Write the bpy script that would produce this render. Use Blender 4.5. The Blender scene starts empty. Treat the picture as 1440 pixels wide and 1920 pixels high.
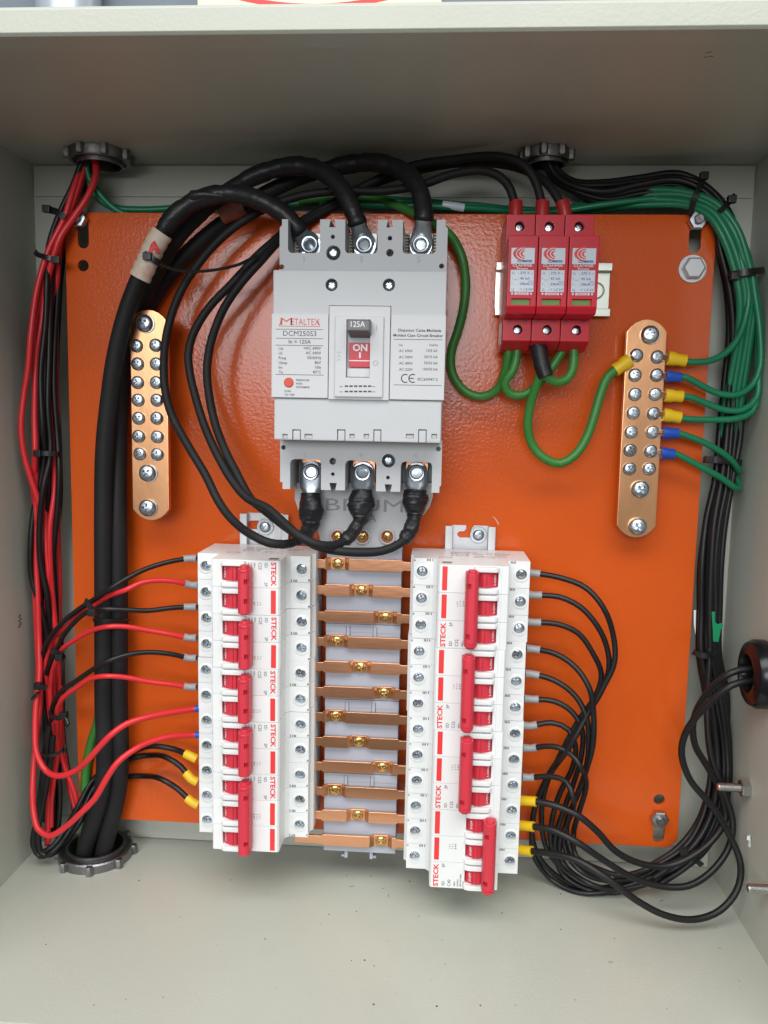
import bpy, bmesh, math, random
from mathutils import Matrix, Vector
random.seed(7)
SC = bpy.context.scene
COL = SC.collection
S = 0.001                                   # everything below is in millimetres: x right, y up, d out of the plate

# ---------------------------------------------------------------- camera
CAM = (41.083, 83.0, 571.339); FPX = 1520.0
def _rot():
    rx, ry, rz = -0.11244, 0.06549, 0.01959
    return Matrix.Rotation(rz, 3, 'Z') @ Matrix.Rotation(ry, 3, 'Y') @ Matrix.Rotation(rx, 3, 'X')
RM = _rot()
TOB = Matrix(((1, 0, 0), (0, 0, -1), (0, 1, 0)))
def V(x, y, d): return Vector((x*S, -d*S, y*S))
cam = bpy.data.cameras.new('camera'); co = bpy.data.objects.new('camera', cam); COL.objects.link(co)
cam.sensor_fit = 'HORIZONTAL'; cam.sensor_width = 36; cam.lens = 36*FPX/1440
cam.clip_start = 0.01; cam.clip_end = 50
co.matrix_world = Matrix.Translation(V(*CAM)) @ (TOB @ RM).to_4x4()
SC.camera = co
SC.render.resolution_x = 768; SC.render.resolution_y = 1024
def ray(px, py): return RM @ Vector(((px-720)/FPX, -(py-960)/FPX, -1.0))
def U(px, py, d):                           # where the sight line through a photo point meets the height d above the plate
    v = ray(px, py); t = (d-CAM[2])/v.z
    return CAM[0]+v.x*t, CAM[1]+v.y*t
def P3(px, py, d):
    x, y = U(px, py, d); return (x, y, d)
def onY(px, py, Y):
    v = ray(px, py); t = (Y-CAM[1])/v.y
    return CAM[0]+v.x*t, Y, CAM[2]+v.z*t
def onX(px, py, X):
    v = ray(px, py); t = (X-CAM[0])/v.x
    return X, CAM[1]+v.y*t, CAM[2]+v.z*t

# ---------------------------------------------------------------- world and lamps
W = bpy.data.worlds.new('World'); SC.world = W; W.use_nodes = True
nt = W.node_tree; bg = nt.nodes['Background']
tc = nt.nodes.new('ShaderNodeTexCoord'); sp = nt.nodes.new('ShaderNodeSeparateXYZ'); cr = nt.nodes.new('ShaderNodeValToRGB')
mr = nt.nodes.new('ShaderNodeMapRange'); mr.inputs[1].default_value = -1; mr.inputs[2].default_value = 1
nt.links.new(tc.outputs['Generated'], sp.inputs[0]); nt.links.new(sp.outputs['Z'], mr.inputs[0]); nt.links.new(mr.outputs[0], cr.inputs[0])
nt.links.new(cr.outputs[0], bg.inputs[0]); bg.inputs[1].default_value = 0.76
e = cr.color_ramp.elements
e[0].position = 0.36; e[0].color = (0.20, 0.19, 0.17, 1)
e[1].position = 0.66; e[1].color = (0.68, 0.72, 0.75, 1)
def area(name, loc, target, sx, sy, power, col, shape='RECTANGLE'):
    l = bpy.data.lights.new(name, 'AREA'); l.shape = shape; l.size = sx; l.size_y = sy; l.energy = power; l.color = col
    o = bpy.data.objects.new(name, l); COL.objects.link(o); o.location = loc
    o.rotation_euler = (Vector(target)-Vector(loc)).to_track_quat('-Z', 'Y').to_euler()
area('daylight_from_above', (0.0, -1.75, 2.1), (0, 0, 0), 3.4, 1.3, 82, (1.0, 0.99, 0.96))
area('daylight_from_the_door', (-0.30, -2.6, 0.50), (-0.0, 0, 0.05), 1.35, 0.85, 26, (0.97, 0.98, 1.0), 'ELLIPSE')
SC.view_settings.view_transform = 'Standard'; SC.view_settings.look = 'None'; SC.view_settings.exposure = 0.0

# ---------------------------------------------------------------- materials
def mat(name, col, rough=0.5, metal=0.0, orand=0.0, noise=0.0, nscale=60, bump=0.0, bscale=400, coat=0.0, rvar=0.0, dark=None, dscale=25, damt=0.0, spec=0.5, stretch=None):
    m = bpy.data.materials.new(name); m.use_nodes = True; t = m.node_tree; b = t.nodes['Principled BSDF']
    b.inputs['Base Color'].default_value = (*col, 1); b.inputs['Roughness'].default_value = rough; b.inputs['Metallic'].default_value = metal
    b.inputs['Coat Weight'].default_value = coat; b.inputs['Coat Roughness'].default_value = 0.15; b.inputs['Specular IOR Level'].default_value = spec
    tcn = t.nodes.new('ShaderNodeTexCoord'); vec = tcn.outputs['Object']
    if stretch:
        mp = t.nodes.new('ShaderNodeMapping'); mp.inputs['Scale'].default_value = stretch; t.links.new(vec, mp.inputs[0]); vec = mp.outputs[0]
    cur = None
    if noise:
        n = t.nodes.new('ShaderNodeTexNoise'); n.inputs['Scale'].default_value = nscale; n.inputs['Detail'].default_value = 5; t.links.new(vec, n.inputs['Vector'])
        mx = t.nodes.new('ShaderNodeMix'); mx.data_type = 'RGBA'; t.links.new(n.outputs['Fac'], mx.inputs[0])
        mx.inputs[6].default_value = (*[max(0, c*(1-noise)) for c in col], 1); mx.inputs[7].default_value = (*[min(1, c*(1+noise)) for c in col], 1)
        cur = mx.outputs[2]; t.links.new(cur, b.inputs['Base Color'])
    if damt:
        n = t.nodes.new('ShaderNodeTexNoise'); n.inputs['Scale'].default_value = dscale; n.inputs['Detail'].default_value = 8; n.inputs['Roughness'].default_value = .7; t.links.new(vec, n.inputs['Vector'])
        r = t.nodes.new('ShaderNodeMapRange'); r.inputs[1].default_value = .52; r.inputs[2].default_value = .78; r.inputs[4].default_value = damt; t.links.new(n.outputs['Fac'], r.inputs[0])
        mx = t.nodes.new('ShaderNodeMix'); mx.data_type = 'RGBA'; t.links.new(r.outputs[0], mx.inputs[0])
        if cur: t.links.new(cur, mx.inputs[6])
        else: mx.inputs[6].default_value = (*col, 1)
        mx.inputs[7].default_value = (*(dark or [c*.5 for c in col]), 1); t.links.new(mx.outputs[2], b.inputs['Base Color'])
    if orand:
        oi = t.nodes.new('ShaderNodeObjectInfo'); r = t.nodes.new('ShaderNodeMapRange'); r.inputs[3].default_value = 1-orand; r.inputs[4].default_value = 1+orand*.4
        hs = t.nodes.new('ShaderNodeHueSaturation'); t.links.new(oi.outputs['Random'], r.inputs[0]); t.links.new(r.outputs[0], hs.inputs['Value'])
        src = b.inputs['Base Color'].links[0].from_socket if b.inputs['Base Color'].links else None
        if src: t.links.new(src, hs.inputs['Color'])
        else: hs.inputs['Color'].default_value = (*col, 1)
        t.links.new(hs.outputs[0], b.inputs['Base Color'])
    if rvar:
        n = t.nodes.new('ShaderNodeTexNoise'); n.inputs['Scale'].default_value = nscale*.7; n.inputs['Detail'].default_value = 4; t.links.new(vec, n.inputs['Vector'])
        r = t.nodes.new('ShaderNodeMapRange'); r.inputs[3].default_value = rough-rvar; r.inputs[4].default_value = rough+rvar
        t.links.new(n.outputs['Fac'], r.inputs[0]); t.links.new(r.outputs[0], b.inputs['Roughness'])
    if bump:
        n = t.nodes.new('ShaderNodeTexNoise'); n.inputs['Scale'].default_value = bscale; n.inputs['Detail'].default_value = 2; t.links.new(vec, n.inputs['Vector'])
        bp = t.nodes.new('ShaderNodeBump'); bp.inputs['Strength'].default_value = bump; bp.inputs['Distance'].default_value = 0.0005
        t.links.new(n.outputs['Fac'], bp.inputs['Height']); t.links.new(bp.outputs[0], b.inputs['Normal'])
    return m
M = dict(
 paint=mat('pebble_grey_paint', (.495, .515, .45), .36, noise=.05, nscale=9, bump=.26, bscale=520, rvar=.06, damt=.22, dscale=7, dark=(.34, .335, .27)),
 orange=mat('orange_powder_coat', (.66, .10, .012), .16, noise=.07, nscale=14, bump=.22, bscale=420, rvar=.03, damt=.12, dscale=9, dark=(.46, .05, .008), spec=.36),
 white=mat('white_breaker_plastic', (.79, .81, .81), .40, orand=.05, noise=.03, nscale=80, bump=.12, bscale=900, damt=.08, dscale=60, dark=(.6, .59, .56)),
 grey=mat('light_grey_plastic', (.51, .525, .54), .42, noise=.03, nscale=60, bump=.15, bscale=1200, damt=.06, dscale=50, dark=(.45, .45, .45)),
 panel=mat('panel_grey_plastic', (.555, .565, .58), .38, noise=.02, nscale=60, bump=.06, bscale=1200),
 bluegrey=mat('blue_grey_base_plastic', (.41, .43, .50), .4, noise=.03, nscale=50, bump=.1, bscale=900),
 hub=mat('grey_cover_plastic', (.47, .475, .49), .45, noise=.04, nscale=40, bump=.15, bscale=900),
 dgrey=mat('dark_grey_plastic', (.11, .115, .12), .4),
 black=mat('black_recess', (.008, .008, .009), .6),
 red=mat('red_toggle_plastic', (.62, .035, .06), .44, noise=.05, nscale=90, bump=.12, bscale=800),
 spd=mat('crimson_plastic', (.58, .018, .035), .36, spec=.3, noise=.05, nscale=50, bump=.1, bscale=800),
 hubshade=mat('hub_relief_shade', (.25, .25, .265), .5),
 redprint=mat('red_print', (.78, .04, .04), .45),
 orprint=mat('orange_red_print', (.62, .06, .02), .45),
 blackprint=mat('dark_print', (.045, .045, .05), .5),
 greyprint=mat('grey_relief_print', (.36, .37, .38), .5),
 blueprint=mat('blue_print', (.03, .08, .35), .5),
 whiteprint=mat('white_print', (.8, .8, .8), .4),
 label=mat('white_sticker', (.62, .68, .74), .22),
 copper=mat('copper', (.84, .42, .24), .30, 1.0, orand=.22, noise=.16, nscale=70, rvar=.1, damt=.35, dscale=45, dark=(.45, .17, .08), stretch=(.25, 1, 1), bump=.12, bscale=420),
 barcopper=mat('brushed_copper_bar', (.74, .39, .20), .31, 1.0, noise=.14, nscale=60, rvar=.1, damt=.75, dscale=16, dark=(.50, .22, .10), stretch=(1, 1, .45), bump=.1, bscale=300),
 brass=mat('brass_screw_metal', (.62, .45, .17), .24, 1.0, noise=.2, nscale=300),
 zinc=mat('zinc_screw_metal', (.56, .61, .66), .3, 1.0, orand=.25, noise=.12, nscale=250, rvar=.06),
 steel=mat('dull_steel', (.50, .50, .49), .36, 1.0, noise=.15, nscale=120, rvar=.1),
 rail=mat('galvanised_rail', (.60, .61, .63), .42, .55, noise=.12, nscale=60, rvar=.1, damt=.2, dscale=60, dark=(.4, .4, .4)),
 yrail=mat('passivated_rail', (.62, .64, .56), .3, .9, noise=.1, nscale=60, rvar=.08),
 cast=mat('cast_alloy', (.27, .265, .27), .42, 1.0, noise=.2, nscale=160, bump=.35, bscale=600),
 cable=mat('black_cable_sheath', (.0125, .0125, .014), .6, spec=.3, noise=.25, nscale=30, rvar=.1, damt=.55, dscale=45, dark=(.030, .029, .028), bump=.12, bscale=500),
 gloss=mat('glossy_black_nylon', (.008, .008, .010), .24, spec=.35),
 wire=mat('black_wire_sheath', (.008, .008, .009), .42, noise=.2, nscale=40, rvar=.1, damt=.3, dscale=60, dark=(.025, .024, .023), spec=.4),
 tape=mat('black_tape', (.013, .0135, .0155), .42, bump=1.0, bscale=190, spec=.4),
 redw=mat('red_wire_sheath', (.70, .026, .034), .36, noise=.08, nscale=40, bump=.05, bscale=500),
 greenw=mat('green_wire_sheath', (.008, .19, .085), .38, noise=.1, nscale=40, bump=.05, bscale=500),
 lgreenw=mat('grass_green_cable_sheath', (.04, .20, .035), .42, noise=.12, nscale=40, bump=.08, bscale=500),
 ferrule=mat('grey_ferrule_plastic', (.33, .34, .35), .4),
 yellow=mat('yellow_lug_sleeve', (.80, .52, .012), .38, noise=.1, nscale=200, bump=.2, bscale=500),
 blue=mat('blue_lug_sleeve', (.012, .08, .46), .35, noise=.1, nscale=200, bump=.2, bscale=500),
 nylon=mat('black_nylon_tie', (.008, .008, .009), .4),
 green=mat('green_window', (.10, .26, .02), .4, noise=.15, nscale=200),
 gtape=mat('green_tape', (.006, .26, .10), .4, noise=.1, nscale=100),
 heat=mat('red_heat_shrink', (.40, .02, .02), .35),
 beige=mat('beige_comb_plastic', (.55, .48, .36), .5),
 paper=mat('cream_sleeve_label', (.66, .56, .45), .55, noise=.15, nscale=90, damt=.8, dscale=110, dark=(.62, .09, .07)),
 wornpaper=mat('worn_red_sleeve', (.30, .10, .07), .5, noise=.5, nscale=120, damt=.8, dscale=150, dark=(.5, .42, .36)),
 concrete=mat('grey_wall_render', (.17, .20, .24), .8, noise=.3, nscale=20, bump=.6, bscale=90),
 pipe=mat('painted_conduit', (.55, .6, .66), .3, metal=.6),
 cream=mat('cream_sign', (.80, .75, .55), .4),
 scratch=mat('scratched_through_coat', (.42, .10, .03), .5),
 sideprint=mat('faded_brown_print', (.30, .22, .20), .6),
 dust=mat('dark_debris', (.06, .05, .045), .8),
)

# ---------------------------------------------------------------- mesh helpers
class MB:
    def __init__(s): s.v = []; s.f = []
    def add(s, vs, fs):
        o = len(s.v); s.v += [tuple(p) for p in vs]; s.f += [tuple(o+i for i in f) for f in fs]; return s
    def addbm(s, bm):
        bm.verts.index_update(); s.add([tuple(v.co) for v in bm.verts], [[v.index for v in f.verts] for f in bm.faces]); bm.free(); return s
    def prism(s, pts, a0, a1, axis='d', bev=0.0, seg=1):
        # pts in the plane across the axis: axis d -> (x,y), axis x -> (y,d), axis y -> (x,d)
        s.wn = True; bm = bmesh.new(); n = len(pts)
        def mk(p, a): return {'d': (p[0], p[1], a), 'x': (a, p[0], p[1]), 'y': (p[0], a, p[1])}[axis]
        lo = [bm.verts.new(mk(p, a0)) for p in pts]; hi = [bm.verts.new(mk(p, a1)) for p in pts]
        bm.faces.new(lo[::-1]); bm.faces.new(hi)
        for i in range(n): bm.faces.new((lo[i], lo[(i+1) % n], hi[(i+1) % n], hi[i]))
        bmesh.ops.recalc_face_normals(bm, faces=bm.faces)
        if bev:
            es = [e for e in bm.edges if len(e.link_faces) == 2 and e.calc_face_angle(0) > .35]
            bmesh.ops.bevel(bm, geom=es, offset=bev, segments=seg, profile=.6, affect='EDGES', clamp_overlap=True)
        return s.addbm(bm)
    def box(s, x0, x1, y0, y1, d0, d1, bev=0.0, seg=1):
        return s.prism([(x0, y0), (x1, y0), (x1, y1), (x0, y1)], d0, d1, 'd', bev, seg)
    def lathe(s, c, prof, axis=(0, 0, 1), n=24, cap=True):
        # prof = [(radius, height along the axis)]
        a = Vector(axis).normalized(); t = Vector((1, 0, 0)) if abs(a.x) < .8 else Vector((0, 1, 0))
        u = (t-a*t.dot(a)).normalized(); w = a.cross(u); c = Vector(c); vs = []; fs = []
        for r, h in prof:
            for k in range(n):
                an = 2*math.pi*k/n; vs.append(c+a*h+u*(r*math.cos(an))+w*(r*math.sin(an)))
        for i in range(len(prof)-1):
            for k in range(n):
                k2 = (k+1) % n; fs.append((i*n+k, i*n+k2, (i+1)*n+k2, (i+1)*n+k))
        if cap: fs.append(tuple(range(n))[::-1]); fs.append(tuple((len(prof)-1)*n+k for k in range(n)))
        return s.add(vs, fs)
    def cyl(s, c, r, h, axis=(0, 0, 1), n=24): return s.lathe(c, [(r, 0), (r, h)], axis, n)
    def tube(s, pts, r, n=10, cap=True):
        pts = [Vector(p) for p in pts]; L = len(pts); rs = r if isinstance(r, list) else [r]*L; vs = []; fs = []; nv = None
        for i, p in enumerate(pts):
            tg = (pts[min(i+1, L-1)]-pts[max(i-1, 0)]).normalized()
            if nv is None:
                t = Vector((0, 0, 1)) if abs(tg.z) < .9 else Vector((1, 0, 0)); nv = (t-tg*t.dot(tg)).normalized()
            else: nv = (nv-tg*nv.dot(tg)).normalized()
            b = tg.cross(nv)
            for k in range(n):
                an = 2*math.pi*k/n; vs.append(p+nv*(rs[i]*math.cos(an))+b*(rs[i]*math.sin(an)))
        for i in range(L-1):
            for k in range(n):
                k2 = (k+1) % n; fs.append((i*n+k, i*n+k2, (i+1)*n+k2, (i+1)*n+k))
        if cap: fs.append(tuple(range(n))[::-1]); fs.append(tuple((L-1)*n+k for k in range(n)))
        return s.add(vs, fs)
    def rect(s, x0, x1, y0, y1, d): return s.add([(x0, y0, d), (x1, y0, d), (x1, y1, d), (x0, y1, d)], [(0, 1, 2, 3)])
    def text(s, txt, x, y, d, h, rot=0.0, bold=0.0, align='LEFT', sx=1.0, fit=None):
        vs, fs, wd = glyphs(txt, bold)
        if fit: sx = fit/(wd*h)
        ox = {'LEFT': 0, 'CENTER': -.5, 'RIGHT': -1}[align]*wd; c, n = math.cos(rot), math.sin(rot)
        out = []
        for a, b in vs:
            a = (a+ox)*h*sx; b = b*h; out.append((x+a*c-b*n, y+a*n+b*c, d))
        return s.add(out, fs)
_G = {}
def glyphs(txt, bold):
    k = (txt, bold)
    if k not in _G:
        cu = bpy.data.curves.new('t', 'FONT'); cu.body = txt; cu.size = 1.0; cu.offset = bold; cu.resolution_u = 2
        o = bpy.data.objects.new('t', cu); COL.objects.link(o)
        dg = bpy.context.evaluated_depsgraph_get(); me = bpy.data.meshes.new_from_object(o.evaluated_get(dg))
        vs = [(v.co.x, v.co.y) for v in me.vertices]; fs = [tuple(p.vertices) for p in me.polygons]
        x0 = min(v[0] for v in vs); x1 = max(v[0] for v in vs); kk = 1/0.69     # size by capital height
        _G[k] = ([((a-x0)*kk, b*kk) for a, b in vs], fs, (x1-x0)*kk)
        bpy.data.objects.remove(o); bpy.data.curves.remove(cu); bpy.data.meshes.remove(me)
    return _G[k]
def weigh(me, ang=50):
    me.polygons.foreach_set('use_smooth', [True]*len(me.polygons)); ca = math.cos(math.radians(ang)); vp = [[] for _ in me.vertices]
    N = [(p.normal.copy(), p.area) for p in me.polygons]
    for p in me.polygons:
        for v in p.vertices: vp[v].append(p.index)
    out = [None]*len(me.loops)
    for p in me.polygons:
        n0 = N[p.index][0]
        for li, v in zip(p.loop_indices, p.vertices):
            a = Vector((0, 0, 0))
            for q in vp[v]:
                if N[q][0].dot(n0) > ca: a += N[q][0]*N[q][1]
            out[li] = a.normalized() if a.length > 0 else n0
    me.normals_split_custom_set(out)
def mesh(name, mb, material, org=(0, 0, 0), smooth=32):
    me = bpy.data.meshes.new(name)
    me.from_pydata([V(p[0]-org[0], p[1]-org[1], p[2]-org[2]) for p in mb.v], [], mb.f)
    bm = bmesh.new(); bm.from_mesh(me); bmesh.ops.recalc_face_normals(bm, faces=bm.faces) if smooth is not None else None; bm.to_mesh(me); bm.free()
    me.materials.append(M[material])
    if smooth:
        if getattr(mb, 'wn', False): weigh(me)
        else: me.polygons.foreach_set('use_smooth', [True]*len(me.polygons)); me.set_sharp_from_angle(angle=math.radians(smooth))
    me.update(); return me
def tag(o, label=None, cat=None, group=None, kind=None):
    if label: o['label'] = label
    if cat: o['category'] = cat
    if group: o['group'] = group
    if kind: o['kind'] = kind
    return o
def org_of(o):
    p = Vector((0, 0, 0))
    while o: p += Vector(o['_o']) if '_o' in o else Vector((0, 0, 0)); o = o.parent
    return p
ORG = {}
def thing(name, org, label, cat, group=None):
    o = bpy.data.objects.new(name, None); COL.objects.link(o); o.empty_display_size = .01; o.location = V(*org); ORG[o.name] = tuple(org)
    return tag(o, label, cat, group)
def obj(name, mb, material, parent=None, org=None, smooth=32, label=None):
    if parent is not None: base = ORG[parent.name]; org = org or base
    else: org = org or mb.v[0]; base = (0, 0, 0)
    o = bpy.data.objects.new(name, mesh(name, mb, material, org, smooth)); COL.objects.link(o)
    o.parent = parent; o.location = V(org[0]-base[0], org[1]-base[1], org[2]-base[2]); ORG[o.name] = tuple(org)
    if label: o['label'] = label
    return o
def inst(name, me, at, parent, rot=0.0, scale=1.0):
    base = ORG[parent.name]; o = bpy.data.objects.new(name, me); COL.objects.link(o); o.parent = parent
    o.location = V(at[0]-base[0], at[1]-base[1], at[2]-base[2]); o.rotation_euler = (0, rot, 0); o.scale = (scale,)*3; ORG[o.name] = tuple(at); return o
def cut(o, cutters):
    mbc = MB()
    for c in cutters: mbc.add(c.v, c.f)
    c = obj('cutter', mbc, 'black', org=ORG[o.name], smooth=32)
    if o.parent: c.location = V(*ORG[o.name])
    bpy.context.view_layer.update()
    md = o.modifiers.new('b', 'BOOLEAN'); md.object = c; md.operation = 'DIFFERENCE'; md.solver = 'EXACT'
    try: md.use_self = True
    except Exception: pass
    dg = bpy.context.evaluated_depsgraph_get(); dg.update()
    me = bpy.data.meshes.new_from_object(o.evaluated_get(dg)); o.modifiers.clear(); o.data = me
    while len(me.materials) > 1: me.materials.pop()
    for p in me.polygons: p.material_index = 0
    weigh(me)
    bpy.data.objects.remove(c)
def copy_tree(o, parent=None):
    c = o.copy(); COL.objects.link(c); c.parent = parent; ORG[c.name] = ORG[o.name]
    for ch in list(o.children): copy_tree(ch, c)
    return c
def spline(pts, step=4.0):
    pts = [Vector(p) for p in pts]; out = []
    P = [pts[0]*2-pts[1]]+pts+[pts[-1]*2-pts[-2]]
    for i in range(1, len(P)-2):
        p0, p1, p2, p3 = P[i-1:i+3]; n = max(2, int((p2-p1).length/step))
        t0 = 0; t1 = t0+max(1e-3, (p1-p0).length)**.5; t2 = t1+max(1e-3, (p2-p1).length)**.5; t3 = t2+max(1e-3, (p3-p2).length)**.5
        for k in range(n):
            t = t1+(t2-t1)*k/n
            a1 = p0*((t1-t)/(t1-t0))+p1*((t-t0)/(t1-t0)); a2 = p1*((t2-t)/(t2-t1))+p2*((t-t1)/(t2-t1)); a3 = p2*((t3-t)/(t3-t2))+p3*((t-t2)/(t3-t2))
            b1 = a1*((t2-t)/(t2-t0))+a2*((t-t0)/(t2-t0)); b2 = a2*((t3-t)/(t3-t1))+a3*((t-t1)/(t3-t1))
            out.append(b1*((t2-t)/(t2-t1))+b2*((t-t1)/(t2-t1)))
    out.append(pts[-1]); return out

# cross-recess screw head: dome rising from d=0, slots sunk into it
def screw_mesh(name, R, h, material, w=.13, L=.52, depth=.8, collar=0.0):
    a = math.atan2(w, L); q = [0, a, a+(math.pi/4-a)*.45, math.pi/4, math.pi/2-a-(math.pi/4-a)*.45, math.pi/2-a]
    angs = [k*math.pi/2+t for k in range(4) for t in q]
    def rc(t):
        t = t % (math.pi/2); t = min(t, math.pi/2-t)
        return (L/math.cos(t) if t <= a+1e-6 else w/math.sin(t))
    loops = [(lambda t: 1.0, -.3*R), (lambda t: 1.0, .25*h), (lambda t: .93, .6*h), (lambda t: .76, .88*h), (lambda t: max(.62, rc(t)+.02), .97*h), (rc, h), (lambda t: rc(t)*.8, h-depth)]
    vs = []; fs = []; n = len(angs)
    for fn, z in loops:
        for t in angs: vs.append((R*fn(t)*math.cos(t), R*fn(t)*math.sin(t), z))
    for i in range(len(loops)-1):
        for k in range(n): fs.append((i*n+k, i*n+(k+1) % n, (i+1)*n+(k+1) % n, (i+1)*n+k))
    fs.append(tuple((len(loops)-1)*n+k for k in range(n)))
    mb = MB().add(vs, fs)
    if collar: mb.lathe((0, 0, 0), [(R*collar, -.4), (R*collar, .1*h), (R*.9, .12*h)], n=24, cap=False)
    return mesh(name, mb, material, smooth=38)
SCREW = screw_mesh('screw', 1, .38, 'zinc', depth=.5)          # unit radius, scaled where used; sizes in mm
PAN = screw_mesh('screw', 1, .55, 'zinc', depth=.55)
WSCREW = screw_mesh('screw', 1, .34, 'zinc', w=.15, L=.66, depth=.6)
BRS = screw_mesh('screw', 1, .50, 'brass', depth=.55)
def screw(me, x, y, d, R, parent, name='screw'):
    o = inst(name, me, (x, y, d), parent, rot=random.uniform(0, math.pi), scale=R)
    o.rotation_euler = (random.uniform(-.06, .06), random.uniform(0, 3.14), random.uniform(-.06, .06)); return o

# ================================================================ cabinet
XL, XR, YB, YT, DB, DF = -258.0, 255.3, -250.4, 261.9, -26.5, 173.5
wall = obj('wall', MB().box(-1500, 1500, -900, 1500, -60, -46), 'concrete', smooth=None); tag(wall, kind='structure')
cab = thing('cabinet', (0, YB, 0), 'open pebble grey painted steel cabinet holding the orange plate and wiring', 'cabinet')
obj('back_panel', MB().box(XL-1.5, XR+1.5, YB-1.5, YT+1.5, DB-1.6, DB), 'paint', cab)
ls = obj('side_panel', MB().box(XL-1.5, XL, YB-1.5, YT+1.5, DB, DF), 'paint', cab)
rs = obj('side_panel', MB().box(XR, XR+1.5, YB-1.5, YT+1.5, DB, DF), 'paint', cab)
tp = obj('top_panel', MB().box(XL-1.5, XR+1.5, YT, YT+1.5, DB-1.6, DF+.4), 'paint', cab)
bp_ = obj('bottom_panel', MB().box(XL-1.5, XR+1.5, YB-1.5, YB, DB-1.6, DF+.4), 'paint', cab)
# rolled front lips: a strip folded back under the edge and a flange standing up in front
obj('front_lip', MB().prism([(YT-.02, DF-7), (YT-4.4, DF-7), (YT-4.4, DF+8), (YT-3.2, DF+9.5), (YT+7.0, DF+9.5), (YT+8.6, DF+8), (YT+8.6, DF+.4), (YT-.02, DF+.4)], XL-40, XR+40, 'x', .35, 2), 'paint', cab)
obj('front_lip', MB().box(XL-1.6, XR+1.6, YB-14, YB-1.6, DF-1, DF+6, .6, 2), 'paint', cab)
obj('front_lip', MB().box(XL-14, XL-1.7, YB-1.5, YT-3, DF-1, DF+6, .6, 2), 'paint', cab)
obj('front_lip', MB().box(XR+1.7, XR+14, YB-1.5, YT-3, DF-1, DF+6, .6, 2), 'paint', cab)
# weld flange of the back panel along the ceiling and the floor
obj('back_flange', MB().box(XL+1, XR-1, YT-22, YT-.5, DB+.05, DB+1.6, .5, 2), 'paint', cab)
obj('back_flange', MB().box(XL+1, XR-1, YB+.5, YB+15, DB+.05, DB+1.6, .5, 2), 'paint', cab)
scr = MB()
for px, py, a, l in ((1322, 100, .5, 3.0), (1330, 106, -.3, 2.0), (1318, 108, .2, 2.4)):
    x, y, d = onY(px, py, YT-.05); scr.add([(x, y, d), (x+l*math.cos(a), y, d+l*math.sin(a)), (x+l*math.cos(a), y, d+l*math.sin(a)+.7), (x, y, d+.7)], [(0, 1, 2, 3)])
for k in range(7):
    x, y, d = onX(40+random.uniform(-2, 3), 1152+k*3.6, XL+.06); scr.add([(x, y, d), (x, y-.8, d+.3), (x, y-.7, d+3.2), (x, y+.4, d+2.6)], [(0, 1, 2, 3)])
obj('scuff_mark', scr, 'dust', cab, smooth=None)

# flecks of swarf on the floor
fl = MB()
for k in range(85):
    px = random.uniform(60, 1400); py = random.uniform(1610, 1900); x, y, d = onY(px, py, YB+.15)
    if d < -20 or d > 168 or x < XL+4 or x > XR-4: continue
    r = random.choice((.22, .28, .35, .5, .7))*random.uniform(.6, 1.0); a = random.uniform(0, 3)
    fl.lathe((x, y, d), [(r, -.1), (r*.8, .2*r), (r*.2, .45*r)], (0, 1, 0), 5)
for k in range(9):
    px = random.uniform(400, 1380); py = random.uniform(1660, 1860); x, y, d = onY(px, py, YB+.2)
    if d < -20 or d > 168 or x > XR-6: continue
    a = random.uniform(0, 6.28); L_ = random.uniform(.8, 2.6); c_ = random.uniform(-.5, .5)
    fl.tube([(x, y, d), (x+L_*math.cos(a), y+.1, d+L_*math.sin(a)), (x+2*L_*math.cos(a+c_), y, d+2*L_*math.sin(a+c_))], .12, 4)
tag(obj('debris', fl, 'dust', smooth=None), 'dark flecks of swarf scattered over the cabinet floor', 'debris', kind='stuff')

# conduit lock nuts
def locknut(label, c, axis, R, r, h, name='conduit_locknut', inward=True):
    t = thing(name, c, label, 'lock nut'); n = 8; mb = MB(); a = Vector(axis)
    mb.lathe(c, [(r, 0), (R, 0), (R, h*.85), (R*.97, h), (r*1.12, h), (r*1.05, h*.8), (r, h*.8)], axis, 40, cap=False)
    u = Vector((1, 0, 0)) if abs(a.x) < .5 else Vector((0, 1, 0)); w = a.cross(u)
    obj('nut_ring', mb, 'cast', t)
    lg = MB()
    for k in range(n):
        an = 2*math.pi*(k+.3)/n; p = Vector(c)+u*(R*1.02*math.cos(an))+w*(R*1.02*math.sin(an))
        lg.lathe(p, [(3.0, .1), (3.0, h*.82), (2.4, h*.97)], axis, 6)
    obj('lug', lg, 'cast', t)
    obj('bushing', MB().lathe(c, [(r*.9, -30), (r*.9, h*1.35), (r*.985, h*1.35), (r*.985, -30)], axis, 40, cap=False), 'cast', t)
    obj('conduit_end', MB().lathe(c, [(r*.89, -30), (r*.89, -29)], axis, 24), 'black', t)
    return t
x, y, d = onY(190, 1592, YB); C1 = (x, YB+.05, max(d, 4)); 
locknut('cast alloy lock nut round the floor hole with the thick black cables', C1, (0, 1, 0), 27, 22, 7)
x, y, d = onY(175, 287, YT-4); C2 = (x, YT-.05, 3.5)
locknut('dark cast lock nut in the ceiling above the red wires', C2, (0, -1, 0), 20.5, 16, 7)
C3 = (onY(1027, 288, YT-4)[0], YT-.05, 4.5)
locknut('dark cast lock nut in the ceiling above the red surge arresters', C3, (0, -1, 0), 15.5, 12.5, 7)
cut(bp_, [MB().cyl((C1[0], YB-8, C1[2]), 22.3, 16, (0, 1, 0), 40)])
cut(tp, [MB().cyl((C2[0], YT-8, C2[2]), 16.2, 16, (0, 1, 0), 40), MB().cyl((C3[0], YT-8, C3[2]), 12.7, 16, (0, 1, 0), 40)])

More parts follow.
